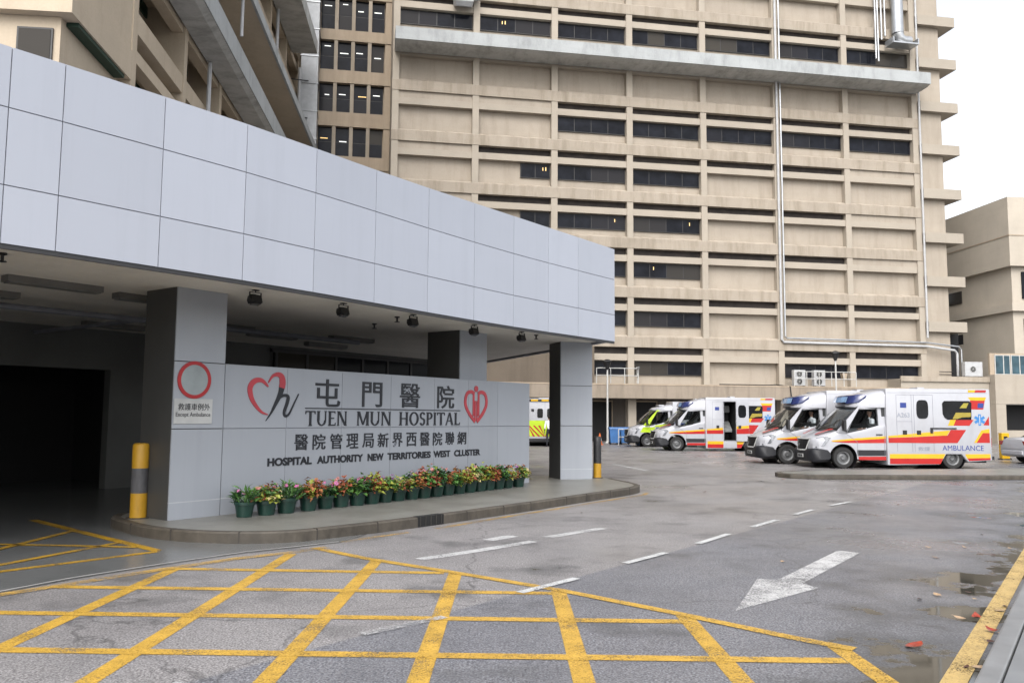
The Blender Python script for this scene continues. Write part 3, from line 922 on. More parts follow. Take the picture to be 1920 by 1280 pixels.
# ------------------------------------------------------------------ bollards
def bollard(loc, bands, label, r=.105, h=1.05):
    b = thing('bollard', loc, 0, label, 'bollard', 'steel bollards beside the columns')
    z = 0
    for hh, mm in bands:
        top = z + hh
        pr = [(r, z), (r, top)]
        if abs(top - h) < .01:
            pr = [(r, z), (r, top - .03), (r - .015, top - .008), (r - .04, top), (0, top)]
        if z == 0:
            pr = [(0, 0)] + pr
        MB().lathe(pr, 24).build('painted_band', mm, b, smooth=True)
        z = top
    MB().lathe([(r + .05, 0), (r + .05, .012), (r + .002, .014)], 24).build('base_plate', M['kerb'], b)
    return b
bollard((-5.42, 12.2, .146), [(.36, M['boll_yel']), (.36, M['boll_gry']), (.36, M['boll_yel'])], 'yellow bollard with scuffed grey middle band by the left column', .115, 1.08)
bollard((2.16, 20.9, .146), [(.36, M['boll_yel']), (.42, M['boll_blk']), (.25, M['boll_blk'])], 'black bollard with yellow foot by the right column', .10, 1.03)

# ------------------------------------------------------------------ main hospital block
BA = R(10)
B = thing('hospital_building', (6.51, 56, 0), BA, 'large beige concrete hospital block with a grid of pilasters, beams and dark strip windows', 'building')
PU = [-14.63, -9.22, -3.74, 1.65, 7.12, 12.74, 18.24, 23.92]
UL, UR = -14.85, 24.14
ZBM = [6.45, 9.88, 13.3, 16.55, 19.9, 23.35, 26.75, 30.1, 33.45, 36.8, 40.2]
RD = .45
MB().box(UL, UR, RD, 14, 3.8, 44).box(UL, UR, 6.5, 14, 0, 3.8).box(UL, UR, .0, 6.5, 2.95, 3.8).build('main_wall', M['beige_panel'], B)
for u in PU:
    MB().box(u - .22, u + .22, 0, RD - .003, 3.803, 44).build('pilaster', M['beige_light'], B)
for i, z in enumerate(ZBM):
    if i == 6:
        continue
    mb = MB()
    mb.prism([(-.035, z), (-.035, z + .70), (.22, z + .86), (RD - .004, z + .86), (RD - .004, z)], UL - .02, UR + .02, 'x')
    mb.build('spandrel_beam', M['beige'], B)
mb = MB().box(UL - 6, UR + 3.4, -1.3, -.003, 2.93, 3.80)
mb.build('podium_ledge', concrete('podium_concrete', (.42, .35, .275), (.14, .11, .08), .48, .7, amount=.7), B)
MB().box(UL - 6, UR + 3.4, -1.32, -1.0, 3.802, 3.90).build('ledge_coping', M['brown_conc'], B)
# ground floor behind: piers, dark doorways
for u in (-9.2, -3.74, 1.65, 7.12, 12.74, 18.24, 23.9):
    MB().box(u - .28, u + .28, -.2, .4, 0, 2.925).build('ground_pier', M['beige_light'], B)
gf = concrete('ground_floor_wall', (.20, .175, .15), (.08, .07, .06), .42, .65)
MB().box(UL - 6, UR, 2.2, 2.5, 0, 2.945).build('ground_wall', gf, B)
for u, wd in ((-1.9, 1.3), (.2, 1.4), (3.4, 1.6), (5.6, 1.2), (9.0, 2.2)):
    d = MB().box(u - wd / 2, u + wd / 2, 2.14, 2.197, .05, 2.75).build('service_door', M['dark'], B)
    MB().box(u - wd / 2 - .08, u + wd / 2 + .08, 2.10, 2.139, 2.75, 2.85).box(u - wd / 2 - .08, u - wd / 2, 2.10, 2.139, .02, 2.75).box(u + wd / 2, u + wd / 2 + .08, 2.10, 2.139, .02, 2.75).build('door_frame', M['brown_conc'], d)
# sunshade bars, strip windows and dark strips for the shaded gaps, bay by bay
rows = [
    # (beam index, bays with a window strip, bays with a dark gap)
    (0, {0: 1, 1: 1, 2: 1, 3: 1, 5: 1, 6: 1}, (0, 1, 2, 3, 5, 6)),
    (1, {2: 1, 3: 1}, (1, 2, 3, 4, 5, 6)),
    (2, {2: 1, 3: 1}, (1, 2, 3, 4, 5)),
    (3, {1: .42, 2: 1, 3: 1}, (1, 2, 3, 4, 5)),
    (4, {1: .42, 2: 1, 3: 1}, (1, 2, 3, 4, 5)),
    (5, {2: 1, 3: 1, 4: 1, 5: 1, 6: 1}, (2, 3, 4, 5, 6)),
    (6, {}, ()),
    (7, {0: 1, 1: 1, 2: 1, 3: 1, 4: 1, 5: 1, 6: 1}, (0, 1, 2, 3, 4, 5, 6)),
    (8, {0: 1, 1: 1, 2: 1}, (0, 1, 2)),
    (9, {}, ()),
    (10, {}, ()),
]
rr = random.Random(3)
for bi, wins, gaps in rows:
    z = ZBM[bi]
    for b in range(7):
        a, c = PU[b] + .222, PU[b + 1] - .222
        MB().box(a, c, .06, .50, z - .92, z - .47).build('sunshade_bar', M['beige_light'], B)
        if b in gaps:
            MB().box(a + .03, c - .03, RD - .09, RD - .004, z - .455, z - .01).build('gap_shade_strip', M['gap_dark'], B)  # dark strip painting the gap's shade between beam and bar
        else:
            MB().box(a, c, RD - .35, RD - .004, z - .47, z - .002).build('vent_panel', M['beige_panel'], B)
        if b in wins:
            f = wins[b]
            wa = c - (c - a) * f
            h = 1.0 if bi not in (0,) else .92
            fr = MB().box(wa + .02, c - .02, RD - .10, RD - .004, z - .96 - h, z - .96)
            fo = fr.build('window', simple('window_frame_dark', (.045, .043, .042), .5), B)
            n = max(1, round((c - wa) / 1.25)); sp = (c - wa - .1) / n
            pm = MB()
            for k in range(n):
                pm.box(wa + .05 + k * sp + .025, wa + .05 + (k + 1) * sp - .025, RD - .112, RD - .101, z - .96 - h + .05, z - 1.0)
            pm.build('panes', M['win'], fo)
            if (bi, b) in ((3, 1), (3, 2), (4, 1), (4, 2), (3, 3), (7, 0), (7, 1), (7, 2), (7, 3), (7, 5), (1, 3), (2, 3)):
                lm = MB()
                for k in range(n):
                    if rr.random() < .22:
                        x = wa + .3 + k * sp + rr.uniform(0, .3)
                        lm.box(x, x + .05, RD - .118, RD - .1125, z - 1.40, z - 1.18)
                        if rr.random() < .5:
                            lm.box(x + .2, x + .26, RD - .118, RD - .1125, z - 1.4, z - 1.15)
                if lm.v:
                    lm.build('lit_lamp', M['lit_warm'], fo)
# projecting grey service ledge across the facade
MB().prism([(-1.7, 26.1), (-1.7, 26.95), (0, 27.15), (-.003, 26.1)], UL + .1, UR - .05, 'x').build('service_ledge', M['grey_conc_light'], B)
MB().prism([(-1.66, 26.092), (-.01, 26.092), (-.01, 25.98), (-1.3, 26.0)], UL + .12, UR - .07, 'x').build('ledge_underside', M['grey_conc'], B)
# right-hand end bay with slabs running round the corner
MB().box(UR + .002, 26.4, .35, 14, 3.0, 44).build('end_wall', M['beige_panel'], B)
for z in (8.09, 11.46, 14.74, 18.07, 21.46, 24.75, 28.15, 31.5, 34.9):
    MB().box(UR + .25, 27.55, -.05, 13, z, z + .75).build('corner_slab', M['sand'], B)
# recessed link bay at the left with tall windows
LY = 5.5
MB().box(-26, UL - .003, LY + .45, 14, 0, 44).build('link_wall', M['brown_conc'], B)
lz = [(16.1, 17.0), (19.35, 20.3), (22.5, 23.55), (25.75, 26.7), (28.95, 29.75), (32.2, 33.0), (35.5, 36.3), (38.8, 39.6)]
for a, c in lz:
    MB().box(-22, UL - .005, LY, LY + .447, a, c).build('link_beam', M['brown_conc'], B)
MB().box(-15.3, UL - .006, LY + .06, LY + .445, 0, 44).build('link_pier', M['brown_conc'], B)
lx = [-20.1, -18.87, -17.65, -16.45, -15.3]
for i in range(len(lz) - 1):
    z0, z1 = lz[i][1], lz[i + 1][0]
    for k in range(4):
        a, c = lx[k] + .16, lx[k + 1] - .10
        f = MB().box(a - .02, c + .02, LY + .36, LY + .447, z0 + .003, z1 - .003).build('window', simple('link_frame', (.03, .028, .028), .5), B)
        MB().box(a, c, LY + .34, LY + .359, z0 + .08, (z0 + z1) / 2 - .03).box(a, c, LY + .34, LY + .359, (z0 + z1) / 2 + .03, z1 - .06).build('panes', M['win'], f)
        if rr.random() < .75:
            x = rr.uniform(a + .1, c - .6); zz = rr.uniform(z1 - 1.1, z1 - .35)
            lm = MB().box(x, min(c, x + rr.uniform(.3, .6)), LY + .33, LY + .339, zz, zz + .06)
            lm.build('lit_lamp', M['lit_white'] if rr.random() < .6 else M['lit_warm'], f)
for k in range(1, 4):
    x = lx[k]
    MB().box(x - .10, x + .16, LY + .04, LY + .44, 0, 44).build('link_mullion', M['beige'], B)
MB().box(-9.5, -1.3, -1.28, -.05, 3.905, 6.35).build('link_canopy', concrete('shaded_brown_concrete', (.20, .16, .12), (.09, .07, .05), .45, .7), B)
# pipes and ducts on the facade
MB().tube([(12.70, -.14, 44), (12.70, -.14, 27.2)], .085, 10).tube([(12.70, -.14, 26.0), (12.70, -.14, 7.2), (12.86, -.14, 7.03), (24.05, -.14, 6.98), (26.3, -.2, 6.72), (26.5, -.2, 6.5), (26.5, -.2, 4.85)], .085, 10).build('drain_pipe', M['white_pipe'], B)
MB().tube([(12.98, -.14, 44), (12.98, -.14, 27.2)], .06, 8).tube([(12.98, -.14, 26.0), (12.98, -.14, 7.45), (13.1, -.14, 7.32), (24.1, -.14, 7.25), (26.65, -.2, 7.0), (26.85, -.2, 6.8), (26.85, -.2, 4.85)], .06, 8).build('drain_pipe', M['silver'], B)
MB().tube([(24.2, -.13, 44), (24.2, -.13, 27.3)], .075, 8).tube([(24.2, -.13, 26.1), (24.2, -.13, 7.6)], .075, 8).build('drain_pipe', M['white_pipe'], B)
for x, z1 in ((20.75, 28.4), (20.95, 28.2), (21.25, 29.9), (21.55, 30.2)):
    MB().tube([(x, -.2, 44), (x, -.2, z1)], .065, 8).build('riser_pipe', M['silver'], B)
MB().tube([(22.35, -.55, 44)] + [(22.35, -.55, 30.3)], .42, 14).tube([(22.35, -.55, 30.3), (22.45, -.55, 29.95), (22.75, -.55, 29.75), (23.3, -.55, 29.75)], .4, 14).build('air_duct', M['silver'], B, smooth=True)
MB().box(21.6, 23.7, -1.1, -.1, 29.35, 29.45).box(21.6, 21.68, -1.1, -.1, 29.45, 29.8).box(23.62, 23.7, -1.1, -.1, 29.45, 29.8).build('duct_bracket', M['silver'], B)
MB().hull([(x, y, z) for x in (-10.85, -9.55) for y in (-.9, -.05) for z in (29.5, 31)] + [(x, -.6, 29.25) for x in (-10.7, -9.7)]).build('vent_hood', M['white_pipe'], B, bevel=.06)
MB().tube([(-9.7, -.4, 29.9), (-9.3, -.4, 29.9), (-9.3, -.4, 44)], .2, 10).build('vent_pipe', M['silver'], B, smooth=True)
MB().tube([(25.1, -.05, 5.15), (26.3, -.05, 5.15), (26.3, -.05, 4.6)], .03, 6).tube([(25.1, -.05, 4.95), (26.2, -.05, 4.95), (26.2, -.05, 4.6)], .03, 6).tube([(25.1, -.05, 4.75), (26.1, -.05, 4.75)], .03, 6).build('conduit', M['dgrey'], B)
MB().tube([(8, -.06, 3.98), (11.6, -.06, 3.98), (12.2, -.1, 4.02), (12.6, -1.36, 3.85), (12.7, -1.4, 2.6)], .04, 6).build('cable', M['black'], B)

def bpt(u, y, z=0):
    return (6.51 + u * math.cos(BA) - y * math.sin(BA), 56 + u * math.sin(BA) + y * math.cos(BA), z)

# railings on the podium ledge
def railing(u0, u1, y, z, h, n, label):
    p = bpt(u0, y, z)
    r = thing('railing', p, BA, label, 'railing', 'white railings at the main block')
    L_ = u1 - u0
    for k in range(n + 1):
        MB().tube([(L_ * k / n, 0, 0), (L_ * k / n, 0, h)], .028, 6).build('post', M['white_metal'], r)
    for zz in (h, h * .52):
        MB().tube([(0, 0, zz), (L_, 0, zz)], .028, 6).build('rail', M['white_metal'], r)
railing(-1.1, 1.8, -1.1, 3.9, 1.02, 3, 'white pipe railing on the concrete ledge above the blue bins')
railing(13.05, 17.75, -1.1, 3.9, 1.02, 5, 'white pipe railing in front of the two stacked fan units on the ledge')
railing(-1.2, 2.0, -6.2, 0, .95, 3, 'white ground-level railing in front of the blue bins')

# air-conditioning units
def ac(loc, rz, label, wd=.9, h=1.05, fans=2):
    a = thing('air_conditioner', loc, rz, label, 'air conditioner', 'outdoor air conditioners')
    MB().box(0, wd, 0, .36, .06, h).build('casing', M['white_pipe'], a, bevel=.02)
    MB().box(.05, .15, .02, .34, 0, .0595).box(wd - .15, wd - .05, .02, .34, 0, .0595).build('feet', M['dgrey'], a)
    for k in range(fans):
        zc = h * (.3 + .46 * k) if fans > 1 else h * .52
        r = min(.22, h * .4)
        g_ = MB()
        g_.lathe([(0, -.012), (r, -.012), (r, -.002)], 20, (wd * .45, 0, zc), 'y')
        f = g_.build('fan_opening', M['black'], a)
        s_ = MB()
        for q in range(4):
            t = q * PI / 4
            s_.tube([(wd * .45 - r * math.cos(t), -.02, zc - r * math.sin(t)), (wd * .45 + r * math.cos(t), -.02, zc + r * math.sin(t))], .008, 4)
        s_.lathe([(r * .98, -.014), (r * .98, -.028), (r * .9, -.028)], 20, (wd * .45, 0, zc), 'y')
        s_.build('fan_guard', M['white_metal'], f)
    return a
ac(bpt(13.25, -.75, 3.9), BA, 'white twin-fan air conditioner at the left behind the ledge railing', .85, 1.15)
ac(bpt(14.75, -.75, 3.9), BA, 'white twin-fan air conditioner at the right behind the ledge railing, beside the lamp post', .85, 1.15)

# ------------------------------------------------------------------ left wing, running towards the camera
WA = R(96)
Wg = thing('hospital_wing', (-16.8, 70.2, 0), WA, 'tan concrete wing with deep fins and grey ledges rising behind the canopy', 'building')
S0, S1 = -45.05, -12.0
WD = 1.5
MB().box(S0 - .2, S1, WD, 14, 0, 40).build('wing_wall', M['tan_wing'], Wg)
fins = [S0 + 5.4 * k for k in range(7)]
for s in fins:
    MB().box(s - .2, s + .2, 0, WD - .003, 3.7, 40).build('fin', M['tan_wing'], Wg)
for k in range(8):
    z = 10.55 + 3.3 * k
    MB().prism([(.03, z), (.03, z + .68), (.3, z + .85), (WD - .005, z + .85), (WD - .005, z)], S0 + .202, S1, 'x').build('wing_beam', M['tan_wing'], Wg)
    for b in range(6):
        a, c = fins[b] + .202, fins[b + 1] - .202
        MB().box(a, c, .08, .5, z - .92, z - .5).build('wing_sunshade', M['tan_wing'], Wg)
        MB().box(a + .03, c - .03, WD - .08, WD - .004, z - .45, z - .02).build('green_soffit_strip', M['dark_green'], Wg)
        f = MB().box(a + .05, c - 1.6, WD - .1, WD - .004, z - 1.95, z - .97).build('window', M['dark'], Wg)
        MB().box(a + .1, c - 1.65, WD - .115, WD - .101, z - 1.9, z - 1.0).build('panes', M['win'], f)
# grey ledge and the wider stained one above
MB().prism([(-1.2, 16.6), (-1.2, 17.55), (0, 17.75), (-.003, 16.6)], fins[0] - .1, S1, 'x').build('wing_ledge', M['grey_conc_light'], Wg)
MB().prism([(-1.15, 16.592), (-.01, 16.592), (-.01, 16.45), (-.9, 16.48)], fins[0], S1, 'x').build('ledge_underside', M['grey_conc'], Wg)
MB().prism([(-1.5, 19.75), (-1.5, 20.15), (0, 20.4), (-.003, 19.75)], fins[0] - .1, S1, 'x').build('stained_ledge', M['tan_wing'], Wg)
MB().box(fins[0] - .1, S1, -1.62, -1.502, 19.7, 20.2).build('drip_edge', M['grey_conc_light'], Wg)
MB().prism([(-1.7, 26.2), (-1.7, 27.1), (0, 27.3), (-.003, 26.2)], fins[0] - .1, S1 - 4, 'x').build('wing_ledge', M['grey_conc'], Wg)
# near block: overhanging band with a chamfered soffit, recessed wall and window below
MB().prism([(S0 - 4.6, 0), (S0 - .205, 0), (S0 - .205, 12), (S0 - 4.6, 12)], 12.12, 13.05, 'z').build('end_band', M['tan_wing'], Wg)
MB().box(S0 - 4.55, S0 - .207, .05, 12, 13.06, 40).build('end_block', M['tan_wing'], Wg)
MB().box(S0 - 4.3, S0 - .207, .38, 12, 0, 12.115).build('recessed_wall', M['tan_wing'], Wg)
MB().box(S0 - 4.0, S0 - .6, .06, .378, 12.0, 12.115).build('green_soffit_strip', M['dark_green'], Wg)
wf = MB().box(S0 - 4.36, S0 - 4.302, .55, 1.45, 9.3, 11.78).build('window', simple('wing_frame', (.05, .05, .05), .5), Wg)
MB().box(S0 - 4.375, S0 - 4.361, .6, 1.4, 9.35, 11.73).build('panes', M['win'], wf)
# pipes on the wing
for s, y, z0, z1, r_ in ((-36.8, -.15, 9, 16.4, .09), (-36.6, -1.35, 17.7, 19.6, .07), (-22.5, -.2, 20.2, 26, .10), (-14, -.25, 20.2, 26, .12)):
    MB().tube([(s, y, z0), (s, y, z1)], r_, 8).build('drain_pipe', M['white_pipe'], Wg)
# square white riser duct where the wing meets the link bay
dct = MB()
for k in range(16):
    dct.box(-21.15, -19.98, 4.1, 5.45, 9 + k * 2.0 + .02, 11 + k * 2.0)
dct.build('riser_duct', M['silver_white'], B)
rb = MB()
for k in range(16):
    rb.box(-21.2, -19.93, 4.05, 5.46, 9 + k * 2.0 - .05, 9 + k * 2.0 + .018)
rb.build('duct_flange', M['silver'], B)
for z in (18.5, 19.1, 21.3, 22.4, 25.1):
    MB().tube([(-22.6, 3.8, z), (-20.6, 4.0, z)], .04, 6).build('duct_stay', M['dgrey'], B)

# ------------------------------------------------------------------ right-hand neighbour and its low front block
NA = R(6)
M['pale_sand'] = concrete('pale_sand_concrete', (.66, .59, .49), (.50, .44, .36), .55, .8)
NB = thing('neighbour_building', (36.6, 60, 0), NA, 'beige stepped building with long horizontal bands at the right edge', 'building')
MB().box(.0, 16, 0, 18, 12.98, 18.15).build('upper_block', M['pale_sand'], NB)
MB().box(-.03, 16, -.03, 18, 15.22, 15.30).build('wall_seam', M['brown_conc'], NB)  # seam of the upper wall as a thin brown strip
MB().box(.35, 16, .4, 18, 10.25, 12.975).build('mid_block', M['pale_sand'], NB)
MB().box(.05, 16, .05, 18, 9.65, 10.245).build('band', M['pale_sand'], NB)
MB().box(.3, 16, .35, 18, 4.3, 9.645).build('lower_block', M['pale_sand'], NB)
for z0, z1 in ((11.0, 12.0), (7.7, 8.5)):
    MB().box(.29, .345, 6.1, 8.0, z0, z1).build('window', M['win'], NB)
    MB().box(1.1, 6, .30, .395, z0 - .4, z1 + .6).build('window', M['win'], NB)
LB = thing('low_block', (36.6, 60, 0), NA, 'low beige block with blue-grey windows above a dark service bay, right edge', 'building')
MB().box(-2.5, 14, -1.2, -.05, 2.80, 4.88).build('parapet', M['sand'], LB)
MB().box(-2.5, 14, .6, 1.0, 0, 2.79).build('bay_back_wall', M['brown_conc'], LB)
MB().box(-2.5, -1.75, -1.2, .59, 0, 2.79).build('bay_pier', M['sand'], LB)
MB().box(-1.7, 8, .50, .595, .95, 2.75).build('dark_opening', M['dark'], LB)
MB().box(-1.7, 8, -.9, -.7, 0, .95).build('bay_sill', M['sand'], LB)
MB().box(-2.4, 14, -.6, -.4, 4.885, 6.45).build('window_wall', M['brown_conc'], LB)
for k in range(8):
    x = -2.05 + k * 1.25
    f = MB().box(x, x + 1.18, -.66, -.604, 4.92, 6.32).build('window', M['white_metal'], LB)
    MB().box(x + .06, x + .62, -.675, -.661, 4.97, 6.27).box(x + .7, x + 1.12, -.675, -.661, 4.97, 6.27).build('panes', M['win_blue'], f)
LW = thing('link_block', (36.6, 60, 0), NA, 'low plain beige link block with an air conditioner on its roof', 'building')
MB().box(-9.2, -2.52, -.6, 8, 0, 4.55).build('wall', M['sand'], LW)
MB().box(-9.25, -2.53, -.72, -.603, 4.35, 4.72).build('parapet', M['beige'], LW)
MB().box(-5.2, -2.6, 2.5, 2.6, 4.56, 8.5).build('dark_recess', M['dark'], LW)
cs, sn = math.cos(NA), math.sin(NA)
ac((36.6 - 4.1 * cs + .3 * sn, 60 - 4.1 * sn - .3 * cs, 4.72), NA, 'large white cube air conditioner on the low link block roof', 1.35, 1.1, 1)

# ------------------------------------------------------------------ lamp posts
def lamp_post(loc, h, label):
    l = thing('lamp_post', loc, 0, label, 'lamp post', 'white lamp posts with dark lanterns')
    MB().tube([(0, 0, 0), (0, 0, h * .5), (0, 0, h)], [.075, .06, .05], 10).build('pole', M['white_metal'], l, smooth=True)
    MB().lathe([(.16, 0), (.16, .03), (.09, .1), (.08, .1)], 12).build('base', M['white_metal'], l)
    MB().lathe([(.05, 0), (.10, .04), (.26, .50), (.0, .52)], 8, (0, 0, h)).build('lantern', M['black'], l)
    MB().lathe([(.32, .521), (.30, .58), (.12, .68), (0, .70)], 8, (0, 0, h)).build('lantern_cap', M['black'], l)
    return l
lamp_post((6.25, 54.0, 0), 4.75, 'slim white lamp post with dark lantern standing by the blue bins')
lamp_post(bpt(15.4, -2.4), 5.6, 'white lamp post with dark lantern rising behind the front ambulance')
lp = thing('camera_post', bpt(1.75, -1.0, 3.9), BA, 'short white post with a security camera on the concrete ledge', 'camera')
MB().tube([(0, 0, 0), (0, 0, 1.0)], .035, 8).build('pole', M['white_metal'], lp)
MB().box(-.06, .06, -.32, .05, 1.0, 1.12).build('camera_body', M['white_pipe'], lp, bevel=.01)
MB().lathe([(0, -.03), (.045, -.03), (.045, 0)], 12, (0, -.32, 1.06), 'y').build('lens', M['black'], lp)
hp = thing('loudspeaker', bpt(16.9, -1.0, 3.9), BA, 'small dark loudspeaker on a stand behind the ledge railing', 'loudspeaker')
MB().tube([(0, 0, 0), (0, 0, .5)], .035, 8).build('stand', M['brown_conc'], hp)
MB().hull([(-.2, -.1, .95), (.2, -.1, .95), (-.1, -.1, .5), (.1, -.1, .5), (-.2, .2, .95), (.2, .2, .95), (-.1, .2, .5), (.1, .2, .5)]).build('horn', M['brown_conc'], hp)

# ------------------------------------------------------------------ bins, cone and pier beside the ambulances
for i, (x, y, lb) in enumerate(((6.35, 51.2, 'blue wheeled bin on the left behind the white railing'), (7.05, 51.4, 'blue wheeled bin on the right behind the white railing, beside the green ambulance'))):
    b = thing('wheeled_bin', (x, y, 0), 0, lb, 'bin', 'blue bins behind the railing')
    MB().loft([[(-.27, -.3, .1), (.27, -.3, .1), (.27, .3, .1), (-.27, .3, .1)], [(-.33, -.37, .95), (.33, -.37, .95), (.33, .37, .95), (-.33, .37, .95)]]).build('body', M['bin_blue'], b, bevel=.02)
    MB().hull([(sx * .35, y_, z_) for sx in (-1, 1) for y_, z_ in ((-.4, .952), (.4, .952), (-.36, 1.03), (.4, 1.06))]).build('lid', M['bin_blue'], b)
    for s in (-1, 1):
        MB().lathe([(0, -.03), (.1, -.03), (.1, .03), (0, .03)], 12, (s * .24, .3, .1), 'y').build('wheel', M['rubber'], b)
k = thing('traffic_cone', (5.35, 50.3, 0), 0, 'orange and white traffic cone beside the right column bollard', 'traffic cone')
MB().box(-.2, .2, -.2, .2, 0, .04).build('base', M['orange'], k)
MB().lathe([(.16, .04), (.03, .7), (0, .7)], 16).build('cone', M['orange'], k, smooth=True)
MB().lathe([(.124, .25), (.089, .45)], 16).build('reflective_band', M['plate_white'], k, smooth=True)
yp = thing('ticket_post', (20.85, 35.2, 0), 0, 'yellow post behind the rear of the front ambulance', 'post')
MB().box(-.16, .16, -.12, .12, .0, 1.12).build('body', M['v_yel'], yp, bevel=.015)
MB().box(-.08, .08, -.128, -.1205, .78, .98).box(-.08, .02, -.128, -.1205, .45, .6).build('panel', M['dgrey'], yp)
MB().box(-.2, .2, -.18, .18, -.001, .05).build('plinth', M['kerb'], yp)

# ------------------------------------------------------------------ ambulances
def boolean_cut(o, cutters):
    for c in cutters:
        c.parent = o.parent
        md = o.modifiers.new('cut', 'BOOLEAN')
        md.operation = 'DIFFERENCE'
        md.solver = 'EXACT'
        md.object = c
    dg = bpy.context.evaluated_depsgraph_get()
    me = bpy.data.meshes.new_from_object(o.evaluated_get(dg))
    o.modifiers.clear()
    old = o.data
    o.data = me
    bpy.data.meshes.remove(old)
    for c in cutters:
        bpy.data.objects.remove(c)

def sec(x, zb, ztc, zts, w, wt, zm=None):
    zm = zm if zm is not None else (zb + zts) / 2
    h = [(0, ztc), (wt * .6, ztc - .01), (wt, zts), ((w + wt) / 2 + .01, zts - .05), (w, zts - .14), (w, zm), (w * .985, zb)]
    return [(x, -y, z) for y, z in h] + [(x, y, z) for y, z in reversed(h[1:])]

def wheel(parent, x, y, r=.355, wd=.23, side=-1):
    wh = bpy.data.objects.new('wheel', None)
    C.objects.link(wh); wh.parent = parent; wh.location = (x, y, r)
    hw = wd / 2
    MB().lathe([(r * .62, -hw + .02), (r * .70, -hw), (r * .93, -hw), (r, -hw + .04), (r, hw - .04), (r * .93, hw), (r * .70, hw), (r * .62, hw - .02)], 32, (0, 0, 0), 'y').build('tyre', M['rubber'], wh, smooth=True)
    s = side
    MB().lathe([(0, s * (hw - .05)), (.06, s * (hw - .045)), (.075, s * (hw - .08)), (r * .42, s * (hw - .10)), (r * .50, s * (hw - .03)), (r * .62, s * (hw - .015)), (r * .66, s * (hw - .03)), (r * .62, -s * hw * .6)], 28, (0, 0, 0), 'y').build('rim', M['rim'], wh, smooth=True)
    return wh

W_ = 1.05      # half width of the box body
BX0, BX1, BZ1 = 1.45, 4.98, 2.72

def decal(parent, name, pts, k, m, y=-W_, mirror=False):
    mb = MB()
    yy = y - .003 - .0025 * k
    pts = list(pts)
    ar_ = sum(pts[i][0] * pts[(i + 1) % len(pts)][1] - pts[(i + 1) % len(pts)][0] * pts[i][1] for i in range(len(pts)))
    if ar_ < 0: pts = pts[::-1]
    mb.poly([(a, yy, b) for a, b in pts])
    return mb.build(name, m, parent, fixn=False)

def person_mesh(name, nodes, edges, root, shirt_z, parent, hair=True):
    """one continuous skinned figure; nodes: id -> (x,y,z,r)"""
    me = bpy.data.meshes.new(name)
    ids = list(nodes)
    ix = {n: i for i, n in enumerate(ids)}
    me.from_pydata([nodes[n][:3] for n in ids], [(ix[a], ix[b]) for a, b in edges], [])
    o = bpy.data.objects.new(name, me)
    C.objects.link(o)
    sk = o.modifiers.new('skin', 'SKIN')
    sk.use_smooth_shade = True
    if not me.skin_vertices:
        me.attributes.new('skin', 'FLOAT_VECTOR', 'POINT') if False else None
    bm = bmesh.new(); bm.from_mesh(me)
    lay = bm.verts.layers.skin.verify()
    bm.verts.ensure_lookup_table()
    for n in ids:
        v = bm.verts[ix[n]]
        r = nodes[n][3]
        v[lay].radius = r if isinstance(r, tuple) else (r, r)
        v[lay].use_root = (n == root)
    bm.to_mesh(me); bm.free()
    sb = o.modifiers.new('sub', 'SUBSURF'); sb.levels = 1; sb.render_levels = 1
    dg = bpy.context.evaluated_depsgraph_get()
    m2 = bpy.data.meshes.new_from_object(o.evaluated_get(dg))
    bpy.data.objects.remove(o)
    for mm in (M['skin'], M['shirt'], M['trouser']):
        m2.materials.append(mm)
    for p in m2.polygons:
        p.material_index = shirt_z(p.center)
        p.use_smooth = True
    r = bpy.data.objects.new(name, m2)
    C.objects.link(r)
    if parent: r.parent = parent
    return r

